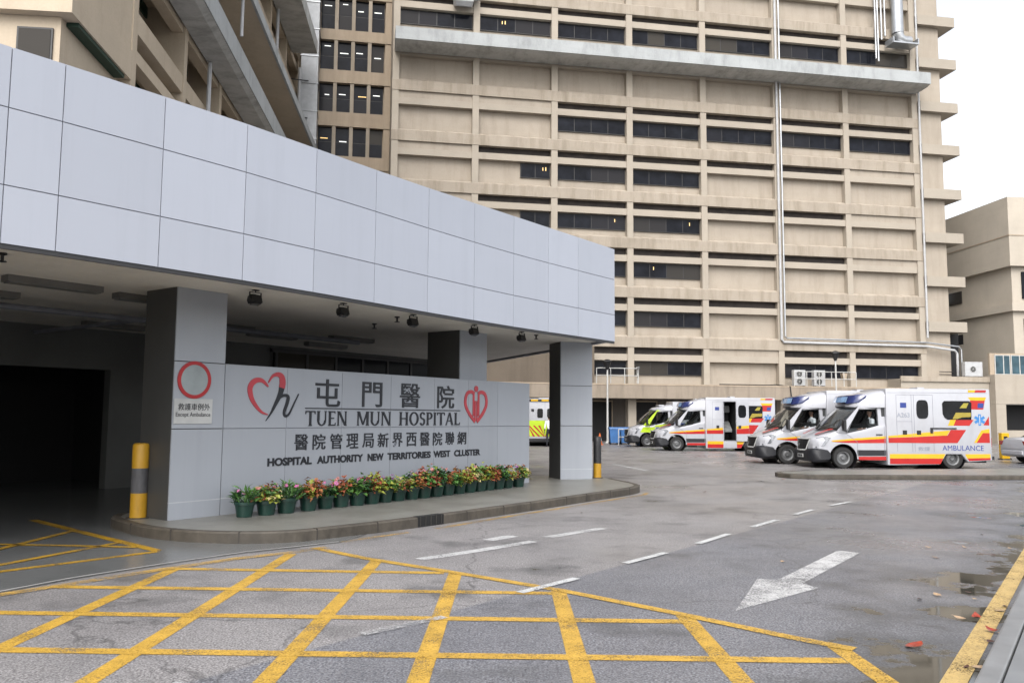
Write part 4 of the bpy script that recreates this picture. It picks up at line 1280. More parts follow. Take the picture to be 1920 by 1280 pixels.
def seated_person(loc, rz, label, lean=0.0):
    """faces local -x, hip at origin; legs forward and down, hands on the lap"""
    p = thing('person', loc, rz, label, 'person', 'ambulance crew in white shirts')
    N_ = {'hip': (0, 0, .05, (.15, .12)), 'waist': (.02, 0, .20, (.14, .11)), 'chest': (0, 0, .40, (.17, .12)), 'neck0': (-.01, 0, .55, .06), 'neck': (-.02, 0, .61, .05),
          'jaw': (-.035, 0, .66, (.065, .07)), 'head': (-.02, 0, .74, (.078, .095)), 'crown': (-.01, 0, .81, (.06, .075)), 'nose': (-.125, 0, .715, .014)}
    E_ = [('hip', 'waist'), ('waist', 'chest'), ('chest', 'neck0'), ('neck0', 'neck'), ('neck', 'jaw'), ('jaw', 'head'), ('head', 'crown'), ('head', 'nose')]
    for s, t in ((-1, 'l'), (1, 'r')):
        N_.update({'sh' + t: (0, s * .19, .49, .062), 'el' + t: (-.06, s * .25, .24, .047), 'wr' + t: (-.28, s * .15, .17, .032), 'pa' + t: (-.35, s * .13, .165, (.032, .02)),
                   'th' + t: (-.12, s * .10, .04, .085), 'kn' + t: (-.46, s * .12, .03, .06), 'an' + t: (-.50, s * .12, -.36, .042), 'to' + t: (-.64, s * .12, -.40, .035)})
        E_ += [('chest', 'sh' + t), ('sh' + t, 'el' + t), ('el' + t, 'wr' + t), ('wr' + t, 'pa' + t), ('hip', 'th' + t), ('th' + t, 'kn' + t), ('kn' + t, 'an' + t), ('an' + t, 'to' + t)]
        for q in range(4):
            yq = s * (.105 + .017 * q)
            L_ = (.05, .06, .057, .045)[q]
            N_['f%d%s' % (q, t)] = (-.385 - L_ * .5, yq, .16, .009); N_['g%d%s' % (q, t)] = (-.385 - L_, yq, .135, .008)
            E_ += [('pa' + t, 'f%d%s' % (q, t)), ('f%d%s' % (q, t), 'g%d%s' % (q, t))]
        N_['tb' + t] = (-.35, s * .085, .165, .011); N_['tc' + t] = (-.385, s * .07, .155, .009)
        E_ += [('pa' + t, 'tb' + t), ('tb' + t, 'tc' + t)]
    def which(c):
        if c.z > .57: return 0
        if c.x < -.24 and c.z > .10 and abs(c.y) > .04: return 0
        if c.z < .115: return 2
        return 1
    body = person_mesh('body', N_, E_, 'hip', which, p)
    hb = MB()
    for i in range(5):
        pass
    hb.hull([(-.02 + .088 * math.cos(a) * math.cos(b_) + .012, .083 * math.sin(a) * math.cos(b_), .755 + .095 * math.sin(b_)) for a in [k * PI / 6 for k in range(12)] for b_ in (0.25, .7, 1.2, 1.5)] + [(.075, y, .68) for y in (-.06, 0, .06)])
    hb.build('hair', M['hair'], body, smooth=True, angle=80)
    fm_ = MB()
    for s in (-1, 1):
        fm_.hull([(-.112 + .008 * math.cos(k), s * .032 + .012 * math.cos(k * PI / 4), .738 + .006 * math.sin(k * PI / 4)) for k in range(8)])
    fm_.build('eyes', M['hair'], body)
    MB().hull([(-.108, y, .675 + d) for y in (-.024, 0, .024) for d in (0, .009)] + [(-.095, 0, .68)]).build('mouth', simple('lip', (.3, .11, .1), .5), body)
    er = MB()
    for s in (-1, 1):
        er.hull([(-.015 + .022 * math.cos(k), s * .084, .73 + .03 * math.sin(k)) for k in range(6)] + [(-.01 + .018 * math.cos(k), s * .098, .73 + .026 * math.sin(k)) for k in range(6)])
    er.build('ears', M['skin'], body)
    return p

def ambulance(loc, rz, label, scheme, number=None, door_open=False, rear=False, group='ambulances parked in the bay'):
    A = thing('ambulance', loc, rz, label, 'ambulance', group)
    lime = scheme == 'lime'
    # lower cab and bonnet
    st = [sec(-1.0, .62, .95, .92, .52, .44), sec(-.95, .56, 1.03, .98, .76, .64), sec(-.80, .52, 1.10, 1.03, .91, .80), sec(-.5, .50, 1.215, 1.12, .965, .89), sec(-.22, .50, 1.31, 1.24, .98, .92),
          sec(-.02, .48, 1.28, 1.235, .98, .93), sec(.1, .40, 1.20, 1.185, .98, .955), sec(.53, .30, 1.28, 1.28, .98, .965), sec(.85, .28, 1.33, 1.345, .98, .97), sec(1.2, .28, 1.44, 1.44, .98, .97), sec(1.449, .28, 1.45, 1.45, .98, .97)]
    cab = MB().loft(st).build('cab_body', M['white'], A, fixn=True)
    cut = MB().lathe([(0, -1.5), (.46, -1.5), (.46, 1.5), (0, 1.5)], 40, (0, 0, .36), 'y').build('arch_cutter', M['black'])
    boolean_cut(cab, [cut])
    bmx = bmesh.new(); bmx.from_mesh(cab.data); bmesh.ops.recalc_face_normals(bmx, faces=bmx.faces); bmx.to_mesh(cab.data); bmx.free()
    cab.data.polygons.foreach_set('use_smooth', [True] * len(cab.data.polygons))
    cab.data.set_sharp_from_angle(angle=R(32))
    MB().lathe([(.455, -.99), (.455, .99)], 40, (0, 0, .36), 'y').build('wheel_arch', M['black'], A)
    # roof cap over the cab
    def cap(x, z0, z1, w_):
        h = [(0, z1), (w_ * .7, z1 - .015), (w_ * .92, z1 - .07), (w_, z1 - .17 if z1 - z0 > .25 else (z0 + z1) / 2), (w_, z0)]
        return [(x, -y, z) for y, z in h] + [(x, y, z) for y, z in reversed(h[1:])]
    top = -.22 if lime else 0
    MB().loft([cap(.33, 2.09, 2.14, .42), cap(.40, 2.07, 2.22 + top * .2, .66), cap(.52, 2.06, 2.36 + top * .5, .83), cap(.8, 2.05, 2.51 + top, .91), cap(1.1, 2.05, 2.60 + top, .95), cap(1.449, 2.05, 2.66 + top, .99)]).build('cab_roof', M['white'], A, smooth=True, angle=40)
    # windscreen
    yb = [-.94, -.72, -.4, 0, .4, .72, .94]; xb = [-.20, -.33, -.43, -.47, -.43, -.33, -.20]
    yt = [-.86, -.66, -.36, 0, .36, .66, .86]; xt = [.60, .50, .42, .39, .42, .50, .60]
    ws = MB()
    vs = []
    for j in range(5):
        t = j / 4
        for i in range(7):
            bul = .05 * math.sin(PI * t)
            vs.append((xb[i] + (xt[i] - xb[i]) * t - bul, yb[i] + (yt[i] - yb[i]) * t, 1.31 + (2.10 - 1.31) * t + bul * .6))
    ws.add(vs, [(j * 7 + i, j * 7 + i + 1, (j + 1) * 7 + i + 1, (j + 1) * 7 + i) for j in range(4) for i in range(6)])
    wso = ws.build('windscreen', M['screen'], A, smooth=True)
    MB().tube([(-.22, .1, 1.34), (-.02, -.5, 1.52)], .012, 5).tube([(-.22, .75, 1.34), (-.05, .2, 1.52)], .012, 5).build('wipers', M['black'], wso)
    # pillars, side glass, mirrors on both sides
    ly = lambda z, s: s * (.978 - (.075 * max(0, min(1, (z - 1.2) / .85))))
    for s in (-1, 1):
        def slab(pts, d=.05):
            vs = [(x, ly(z, s), z) for x, z in pts] + [(x, ly(z, s) - s * d, z) for x, z in pts]
            n = len(pts)
            return vs, [tuple(range(n)), tuple(range(2 * n - 1, n - 1, -1))] + [(i, (i + 1) % n, n + (i + 1) % n, n + i) for i in range(n)]
        pm = MB()
        pm.add(*slab([(-.22, 1.22), (.12, 1.17), (.60, 2.0), (.80, 2.06), (.60, 2.10)]))
        pm.build('front_pillar', M['v_lime'] if lime else M['white'], A)
        pm = MB(); pm.add(*slab([(1.20, 1.42), (1.449, 1.42), (1.449, 2.06), (1.20, 2.06)])); pm.build('rear_pillar', M['white'], A)
        pm = MB(); pm.add(*slab([(.60, 1.985), (1.20, 2.01), (1.20, 2.06), (.72, 2.06)], .04)); pm.build('door_frame', M['white'], A)
        gl = MB()
        pts = [(.10, 1.19), (.61, 2.01), (1.21, 2.03), (1.21, 1.43), (.84, 1.335), (.53, 1.275)]
        gl.poly([(x, ly(z, s) - s * .02, z) for x, z in pts]).build('side_window', M['sideglass'], A, fixn=False)
        dm_ = MB()
        fr_ = pts + [pts[0]]
        dm_.tube([(x, ly(z, s) - s * .008, z) for x, z in fr_], .016, 5)
        dm_.build('window_seal', M['black'], A)
        mr = MB().tube([(.12, s * .97, 1.25), (.0, s * 1.13, 1.30)], .025, 6).build('mirror_arm', M['black'], A)
        MB().hull([(x, s * y, z) for x in (-.06, .02) for y in (1.08, 1.27) for z in (1.25, 1.62)] + [(-.12, s * 1.17, 1.43)]).build('mirror', M['black'], A, bevel=.015)
        # door seam and handle
        sm = MB().tube([(.50, s * .983, .42), (.47, s * .984, .9), (.10, s * .984, 1.17)], .007, 4).tube([(1.40, s * .984, .42), (1.40, s * .984, 1.42)], .007, 4)
        sm.build('door_seam', M['joint'], A)
        MB().box(1.12, 1.33, s * .99 - .012, s * .99 + .012, 1.12, 1.155).build('door_handle', M['dgrey'], A)
    # bumper
    def bs(x, w_, z0, z1):
        h = [(0, z1), (w_ * .9, z1), (w_, z1 - .06), (w_, z0 + .08), (w_ * .92, z0)]
        return [(x, -y, z) for y, z in h] + [(x, y, z) for y, z in reversed(h)]
    bp = MB().loft([bs(-1.10, .62, .26, .56), bs(-1.06, .80, .22, .62), bs(-.95, .93, .20, .66), bs(-.75, .995, .20, .665), bs(-.52, 1.0, .22, .64), bs(-.43, .995, .26, .55)]).build('bumper', M['dgrey'], A, smooth=True, angle=40)
    pl_ = MB().box(-1.122, -1.102, -.26, .26, .34, .46).build('number_plate', M['plate_white'], A)
    MB().box(-1.1255, -1.1225, -.2, -.06, .37, .43).box(-1.1255, -1.1225, -.02, .2, .37, .43).build('plate_marks', M['letter'], pl_)
    for s in (-1, 1):
        MB().lathe([(0, -.012), (.065, -.012), (.075, 0)], 14, (0, 0, 0), 'y').build('fog_lamp', M['lamp_glass'], A).matrix_local = Matrix.Translation((-1.035, s * .70, .42)) @ Matrix.Rotation(R(-90), 4, 'Z')
    # grille with slats and ring emblem
    # the grille follows the curved nose: forward at the middle, swept back towards the headlights
    gx = lambda y: -1.135 + .52 * y * y
    gw = lambda z: .40 + .17 * (z - .60) / .38
    zs_ = [.585, .60, .70, .80, .90, .975, .99]
    ts_ = [-1, -.8, -.5, -.2, 0, .2, .5, .8, 1]
    gv, gf = [], []
    for d in (0, .12):
        for z in zs_:
            k_ = gw(min(max(z, .60), .98)) * (.86 if z in (.585, .99) else 1)
            gv += [(gx(t * k_) + d, t * k_, z) for t in ts_]
    nz, ny = len(zs_), len(ts_)
    for a_ in range(nz - 1):
        for b_ in range(ny - 1):
            q = (a_ * ny + b_, a_ * ny + b_ + 1, (a_ + 1) * ny + b_ + 1, (a_ + 1) * ny + b_)
            gf += [q, tuple(v + nz * ny for v in reversed(q))]
    gr = MB().add(gv, gf).build('grille', M['black'], A)
    bd_ = [(t * gw(.60), .59) for t in ts_] + [(gw(z), z) for z in (.7, .8, .9)] + [(t * gw(.98), .98) for t in reversed(ts_)] + [(-gw(z), z) for z in (.9, .8, .7)]
    bd_.append(bd_[0])
    fr = MB().tube([(gx(y) - .006, y, z) for y, z in bd_], .024, 6).build('grille_frame', M['plate_white'], gr)
    sl = MB()
    for z in (.68, .77, .86):
        sl.tube([(gx(t * gw(z) * .95) - .004, t * gw(z) * .95, z) for t in ts_], .012, 4)
    sl.build('grille_slats', M['dgrey'], gr)
    em_ = MB()
    em_.tube([(-1.155, .085 * math.cos(2 * PI * k / 18), .80 + .085 * math.sin(2 * PI * k / 18)) for k in range(19)], .009, 5)
    for a in (90, 210, 330):
        em_.tube([(-1.155, 0, .80), (-1.155, .085 * math.cos(R(a)), .80 + .085 * math.sin(R(a)))], [.014, .005], 5)
    em_.build('ring_emblem', M['chrome'], gr)
    for s in (-1, 1):
        MB().hull([(x + d * .01, s * (y + d * .012), z) for d in (0, 1) for x, y, z in ((-.95, .60, .68), (-.88, .84, .68), (-.62, .965, .76), (-.42, .98, 1.02), (-.52, .95, 1.07), (-.82, .81, 1.02), (-.93, .64, .93))]).build('headlight', M['lamp_glass'], A, smooth=True, angle=30)
    # light bar over the windscreen
    lb = MB().loft([[(x + dx, y, z) for dx, z in q] for x, y, q in (
        (.80, -.93, ((0, 2.40), (.06, 2.42), (.06, 2.46), (0, 2.45))), (.52, -.86, ((0, 2.21), (.2, 2.22), (.2, 2.50), (.06, 2.47))), (.34, -.62, ((0, 2.18), (.3, 2.18), (.3, 2.50), (.07, 2.46))), (.25, 0, ((0, 2.17), (.35, 2.17), (.35, 2.50), (.07, 2.46))),
        (.34, .62, ((0, 2.18), (.3, 2.18), (.3, 2.50), (.07, 2.46))), (.52, .86, ((0, 2.21), (.2, 2.22), (.2, 2.50), (.06, 2.47))), (.80, .93, ((0, 2.40), (.06, 2.42), (.06, 2.46), (0, 2.45))))])
    if not lime:
        lbo = lb.build('light_bar', M['lens_blue'], A, smooth=True, angle=50)
        fl = MB()
        fl.add([(.305, -.58, 2.235), (.255, -.2, 2.235), (.255, .2, 2.235), (.305, .58, 2.235), (.375, -.58, 2.425), (.315, -.2, 2.425), (.315, .2, 2.425), (.375, .58, 2.425)], [(0, 1, 5, 4), (1, 2, 6, 5), (2, 3, 7, 6)])
        fo = fl.build('pale_panel', M['lens_pale'], lbo, fixn=False)  # pale blue lens in the middle of the bar, not glowing
        fo.location = (-.012, 0, -.005)
    else:
        MB().box(.75, 1.05, -.55, .55, 2.31, 2.40).build('light_bar', M['white'], A, bevel=.03)
    # cab interior
    MB().box(.9, 1.43, -.92, .92, 1.30, 1.50).box(1.34, 1.448, -.93, .93, 1.45, 2.06).build('cab_bulkhead', M['cab_dark'], A)
    dsh = MB().hull([(x, y, z) for y in (-.9, .9) for x, z in ((-.15, 1.20), (-.12, 1.33), (.12, 1.36), (.22, 1.26), (.22, 1.2))]).build('dashboard', M['cab_dark'], A)
    for s in (-1, 1):
        MB().hull([(x, s * .45 + y, z) for y in (-.22, .22) for x, z in ((.92, 1.45), (1.08, 1.45), (1.22, 1.88), (1.32, 1.88))] + [(x, s * .45 + y, 2.03) for y in (-.12, .12) for x in (1.25, 1.32)]).build('seat', M['seat'], A, bevel=.02)
    swm = MB().tube([(.36 + .08 * math.sin(2 * PI * k / 20), .45 + .2 * math.cos(2 * PI * k / 20), 1.47 + .17 * math.sin(2 * PI * k / 20)) for k in range(21)], .016, 6).build('steering_wheel', M['black'], A)
    # box body
    op = [(BX0, .12), (3.22, .15), (3.44, .50), (3.95, .50), (4.16, .24), (BX1, .30), (BX1, BZ1 - .02), (BX0, BZ1 - .02)]
    if lime and not rear:
        op = [(x, z - (.12 if z > 2 else 0)) for x, z in op]
    bx = MB().prism(op, -W_, W_, 'y').build('box_body', M['white'], A, bevel=.05)
    bx.data.polygons.foreach_set('use_smooth', [True] * len(bx.data.polygons)); bx.data.set_sharp_from_angle(angle=R(25))
    if door_open:
        c1 = MB().box(2.36, 2.98, -1.5, .55, .50, 2.50).build('cutter', M['black'])
        boolean_cut(bx, [c1])
        MB().box(2.362, 2.978, .40, .54, .53, 2.49).box(2.3605, 2.366, -1.0, .4, .53, 2.49).box(2.974, 2.9795, -1.0, .4, .53, 2.49).box(2.364, 2.976, -1.0, .4, 2.47, 2.497).build('door_recess', M['dark'], A)
        MB().box(2.45, 2.9, -.1, .3, 1.95, 2.3).build('locker', M['equip'], A, bevel=.02)
        MB().hull([(x, y, z) for x in (2.5, 2.9) for y in (-.6, .1) for z in (.95, 1.08)] + [(x, y, 1.5) for x in (2.6, 2.9) for y in (.0, .1)]).build('attendant_seat', M['equip'], A, bevel=.02)
        MB().box(2.37, 2.97, -1.03, -.3, .505, .535).build('step', M['silver'], A)
        MB().box(2.98, 3.62, -1.12, -1.075, .50, 2.50).build('sliding_door', M['white'], A, bevel=.01)
    MB().box(BX0 + .15, BX1 - .1, -.85, .85, .22, .48).build('chassis', M['black'], A)
    MB().lathe([(.41, -1.0), (.41, 1.0)], 32, (3.68, 0, .36), 'y').build('wheel_arch', M['black'], A)
    wheel(A, 0, -.86); wheel(A, 0, .86, side=1); wheel(A, 3.68, -.87); wheel(A, 3.68, .87, side=1)
    MB().box(2.9, 3.15, -.3, .3, BZ1 - .021, BZ1 + .05).build('roof_vent', M['white'], A, bevel=.02)
    MB().box(BX1 - .02, BX1 + .12, -.95, .95, .32, .44).build('rear_step', M['dgrey'], A)
    for s in (-1, 1):
        MB().box(BX1 - .005, BX1 + .02, s * .95 - .06, s * .95 + .06, .75, 1.05).build('tail_light', M['red_lens'], A)
    sd_ = MB()
    for x, z0, z1 in ((1.80, .58, 2.49), (2.31, .58, 2.49), (2.39, .58, 2.49), (3.03, .58, 2.49)):
        sd_.tube([(x, -W_ - .001, z0), (x, -W_ - .001, z1)], .006, 4)
    sd_.tube([(1.80, -W_ - .001, 2.49), (3.03, -W_ - .001, 2.49)], .006, 4).tube([(1.80, -W_ - .001, 1.59), (2.31, -W_ - .001, 1.59)], .006, 4).tube([(1.5, -W_ - .001, 2.56), (BX1 - .1, -W_ - .001, 2.56)], .005, 4)
    sd_.build('panel_seams', M['joint'], A)
    if not lime:
        # red and yellow livery: each band a part
        y = M['v_yel']; r = M['v_red']
        def clipx(pts, xc, keep_less):
            out = []
            for i in range(len(pts)):
                a, b = pts[i - 1], pts[i]
                ia, ib = ((a[0] <= xc) == keep_less), ((b[0] <= xc) == keep_less)
                if ia != ib:
                    f = (xc - a[0]) / (b[0] - a[0])
                    out.append((xc, a[1] + f * (b[1] - a[1])))
                if ib:
                    out.append(b)
            return out
        def D(nm, pts, k, m):
            if not door_open:
                return decal(A, nm, pts, k, m)
            for xc, less in ((2.33, True), (3.01, False)):
                q = clipx(pts, xc, less)
                if len(q) > 2:
                    decal(A, nm, q, k, m)
        D('yellow_band', [(1.50, 1.04), (1.50, 1.10), (2.92, 1.24), (3.59, 1.30), (3.48, 1.13), (3.0, 1.11), (2.32, 1.07)], 0, y)
        D('red_band', [(1.50, .87), (1.50, 1.035), (2.32, 1.065), (3.0, 1.105), (3.50, 1.13), (3.61, 1.32), (4.13, 1.32), (3.82, .88), (3.04, .87)], 1, r)
        D('sill_yellow', [(1.53, .50), (3.40, .51), (3.32, .36), (1.53, .35)], 0, y)
        D('sill_red', [(1.53, .35), (3.32, .36), (3.22, .175), (1.53, .165)], 0, r)
        D('sill_yellow', [(4.06, .51), (4.91, .52), (4.91, .39), (4.13, .37)], 0, y)
        D('sill_red', [(4.13, .37), (4.91, .39), (4.91, .325), (4.19, .285)], 0, r)
        D('yellow_flash', [(4.23, 2.42), (4.85, 2.42), (4.81, 2.31), (4.31, 2.31)], 0, y)
        D('red_flash', [(4.30, 2.31), (4.80, 2.31), (4.74, 2.01), (4.30, 2.01)], 0, r)
        D('blue_patch', [(4.56, 2.22), (4.76, 2.22), (4.74, 2.06), (4.54, 2.06)], 1, M['v_blue'])
        D('red_flash', [(3.78, 1.66), (4.40, 1.66), (4.25, 1.46), (3.71, 1.46)], 0, r)
        D('yellow_flash', [(3.61, 1.66), (3.80, 1.66), (3.71, 1.46), (3.52, 1.46)], 1, y)
        D('red_flash', [(4.915, 1.78), (4.915, 1.48), (4.72, 1.48)], 0, r)
        D('red_flash', [(4.69, 1.22), (4.915, 1.22), (4.915, .89), (4.46, .89)], 0, r)
        D('yellow_flash', [(4.64, 1.31), (4.915, 1.36), (4.915, 1.22), (4.69, 1.22), (4.46, .89), (4.38, .89)], 1, y)
        D('yellow_flash', [(4.24, 2.66), (4.50, 2.66), (4.46, 2.58), (4.24, 2.58)], 0, y)
        D('red_flash', [(4.50, 2.66), (4.86, 2.66), (4.84, 2.58), (4.46, 2.58)], 0, r)
        # cab stripes follow the door and the bonnet
        decal(A, 'cab_yellow_band', [(-.40, .93), (.4, 1.01), (1.44, 1.09), (1.44, 1.01), (.4, .945), (-.35, .89)], 0, y, -.981)
        decal(A, 'cab_red_band', [(-.35, .89), (.4, .945), (1.44, 1.01), (1.44, .86), (.55, .85), (.1, .855)], 0, r, -.981)
        decal(A, 'cab_dark_sill', [(.46, .62), (1.44, .62), (1.44, .44), (.48, .43)], 0, M['dgrey'], -.981)
        decal(A, 'cab_red_sill', [(.50, .40), (1.44, .41), (1.44, .285), (.52, .29)], 0, r, -.981)
        for s in (-1, 1):
            MB().add([(-.27, s * .88, 1.30), (-.30, s * .70, 1.325), (-.8, s * .50, 1.118), (-.8, s * .68, 1.11), (-.5, s * .77, 1.228), (-.5, s * .58, 1.238)],
                     [(0, 1, 5, 4), (4, 5, 2, 3)] if s < 0 else [(4, 5, 1, 0), (3, 2, 5, 4)]).build('bonnet_stripe', r, A, fixn=False).location = (0, 0, .014)
        # window, oval window, locks
        wn = MB().hull([(x, yy, z) for yy in (-W_ - .004, -W_ - .012) for x, z in ((3.42, 2.29), (4.27, 2.29), (4.34, 2.22), (4.32, 1.66), (3.52, 1.66), (3.42, 1.72), (3.36, 1.85), (3.35, 2.2))]).build('window', M['win_amb'], A)
        decal(A, 'window_flash', [(4.08, 2.22), (4.24, 2.22), (4.16, 2.05), (3.93, 2.05)], 5, simple('yellow_film', (.42, .36, .05), .25), -W_)
        decal(A, 'window_flash', [(3.80, 1.90), (4.31, 1.90), (4.30, 1.76), (4.0, 1.74), (3.84, 1.685), (3.68, 1.685)], 5, simple('yellow_film_b', (.42, .33, .05), .25), -W_)
        if not door_open:
            MB().prism([(2.675 + .2 * (abs(math.cos(t)) ** .55) * (1 if math.cos(t) > 0 else -1), 2.0 + .315 * (abs(math.sin(t)) ** .55) * (1 if math.sin(t) > 0 else -1)) for t in [2 * PI * k / 24 + .01 for k in range(24)]], -W_ - .012, -W_ - .004, 'y').build('oval_window', M['win_amb'], A)
        else:
            MB().prism([(3.28 + .2 * (abs(math.cos(t)) ** .55) * (1 if math.cos(t) > 0 else -1), 2.0 + .315 * (abs(math.sin(t)) ** .55) * (1 if math.sin(t) > 0 else -1)) for t in [2 * PI * k / 24 + .01 for k in range(24)]], -W_ - .082, -W_ - .071, 'y').build('oval_window', M['win_amb'], A)
            decal(A, 'door_yellow_band', [(2.99, 1.12), (2.99, 1.24), (3.61, 1.30), (3.61, 1.16)], 29, y)
            decal(A, 'door_red_band', [(2.99, .87), (2.99, 1.11), (3.61, 1.15), (3.61, .88)], 29, r)
        for x in (2.06, 2.535) if not door_open else (2.06, 3.15):
            MB().box(x - .07, x + .07, -W_ - (.014 if x < 3 else .09), -W_ - (.004 if x < 3 else .071), 1.15, 1.29).build('lock', M['black'], A)
        if not door_open:
            MB().box(2.92, 3.80, -W_ - .03, -W_ - .010, 1.345, 1.385).box(2.92, 3.0, -W_ - .03, -W_ - .0101, 1.2, 1.344).build('door_rail', M['black'], A)
            put_text('side_characters', '救護', (2.49, 2.89, .61, .75), -W_ - .004, M['v_grey'], A, .0015, .008)
            put_text('side_word', 'AMBULANCE', (3.31, 4.70, .625, .80), -W_ - .004, M['v_blue'], A, .0015)
        D('blue_square', [(1.93, 2.22), (2.14, 2.22), (2.14, 2.05), (1.93, 2.05)], 0, M['v_blue'])
        if number:
            put_text('fleet_number', number, (1.81, 2.24, 1.73, 1.88), -W_ - .004, M['v_grey'], A, .0015, .006)
        sm_ = MB()
        cx_, cz_ = 4.60, 1.66
        for a in (30, 90, 150):
            c_, s_ = math.cos(R(a)), math.sin(R(a))
            q = [(-.19, -.045), (.19, -.045), (.19, .045), (-.19, .045)]
            yy = -W_ - .0052 - .0004 * (a // 30)
            pts = [(cx_ + a_ * c_ - b_ * s_, yy, cz_ + a_ * s_ + b_ * c_) for a_, b_ in q]
            sm_.poly(pts)
        sm_.build('six_point_star', M['v_lblue'], A, fixn=False)
        decal(A, 'staff', [(cx_ - .012, cz_ - .15), (cx_ + .012, cz_ - .15), (cx_ + .012, cz_ + .15), (cx_ - .012, cz_ + .15)], 2, M['plate_white'])
    else:
        lm_ = M['v_lime']; bl = simple('block_blue', (.05, .10, .38), .35)
        k = 0
        for i in range(5):
            x0 = 1.5 + i * .68
            for j in range(2):
                decal(A, 'chequer_block', [(x0, .72 + j * .32), (x0 + .68, .72 + j * .32), (x0 + .68, 1.04 + j * .32), (x0, 1.04 + j * .32)], 0, lm_ if (i + j) % 2 == 0 else bl)
        decal(A, 'chequer_block', [(.5, .82), (1.0, .82), (1.0, 1.12), (.5, 1.12)], 0, bl, -.981)
        decal(A, 'chequer_block', [(.45, 1.13), (1.44, 1.13), (1.44, 1.32), (.9, 1.28), (.45, 1.22)], 0, lm_, -.981)
        decal(A, 'chequer_block', [(-.40, .82), (.44, .82), (.44, 1.12), (-.22, 1.12)], 0, lm_, -.981)
        decal(A, 'chequer_block', [(1.0, .82), (1.44, .82), (1.44, 1.12), (1.0, 1.12)], 0, lm_, -.981)
        MB().box(1.7, 2.9, -W_ - .010, -W_ - .004, 1.55, 2.2).box(3.1, 4.6, -W_ - .010, -W_ - .004, 1.6, 2.2).build('window', M['win_amb'], A)
    if rear:
        RX = BX1 + .004
        # in the rear plane: yellow field with red chevrons, two windows, lamps
        MB().poly([(RX, -.99, .55), (RX, .99, .55), (RX, .99, 1.45), (RX, -.99, 1.45)]).build('yellow_field', M['v_lime'], A, fixn=False)
        for s in (-1, 1):
            for q in range(6):
                y0 = .10 + q * .30 - .45
                pts = [(y0, .55), (y0 + .13, .55), (y0 + .13 + .62, 1.17), (y0 + .62, 1.17)]
                # clip to the field half
                cl = [(min(max(a, .0), .97), z) for a, z in pts]
                if max(a for a, _ in cl) - min(a for a, _ in cl) < .05: continue
                MB().poly([(RX + .003, s * a * -1, z) for a, z in (cl if s > 0 else cl[::-1])]).build('chevron', M['v_red'], A, fixn=False)
            MB().hull([(RX + d, s * .28 + yy, z) for d in (0, .012) for yy, z in ((-.12, 2.12), (.12, 2.12), (.16, 2.05), (.16, 1.68), (.12, 1.60), (-.12, 1.60), (-.16, 1.68), (-.16, 2.05))]).build('rear_window', M['win_amb'], A)
            MB().box(RX, RX + .012, s * .70 - .08, s * .70 + .08, 1.95, 2.10).build('rear_lamp', M['dgrey'], A)
        MB().box(RX, RX + .05, -.95, .95, 2.52, 2.66).build('rear_light_strip', M['black'], A)
        for yy in (-.6, 0, .6):
            MB().box(RX + .0505, RX + .06, yy - .2, yy + .2, 2.54, 2.64).build('rear_beacon', M['v_yel'], A)
        MB().tube([(RX + .002, 0, .5), (RX + .002, 0, 2.5)], .008, 4).build('door_gap', M['joint'], A)
    return A

ambulance((11.2, 29.06, 0), 0, 'front white ambulance with red and yellow bands, marked A263, behind the kerbed island', 'red', 'A263')
ambulance((10.13, 31.5, 0), 0, 'white ambulance parked close behind the A263 ambulance, its nose further left', 'red')
ambulance((8.36, 42.98, 0), 0, 'white red-banded ambulance with its side door open, parked next to the green one', 'red', None, True)
ambulance((7.75, 48.4, 0), 0, 'white ambulance with lime and blue blocks, behind the one with the open side door', 'lime')
ambulance((1.9, 52.0, 0), R(-90), 'ambulance seen from behind with yellow and red chevrons, past the wall end', 'lime', None, False, True)

seated_person((12.32, 28.48, 1.15), 0, 'person in a white shirt sitting in the cab of the front ambulance marked A263')
seated_person((11.2, 30.92, 1.15), R(8), 'person in a white shirt sitting in the cab of the second ambulance')

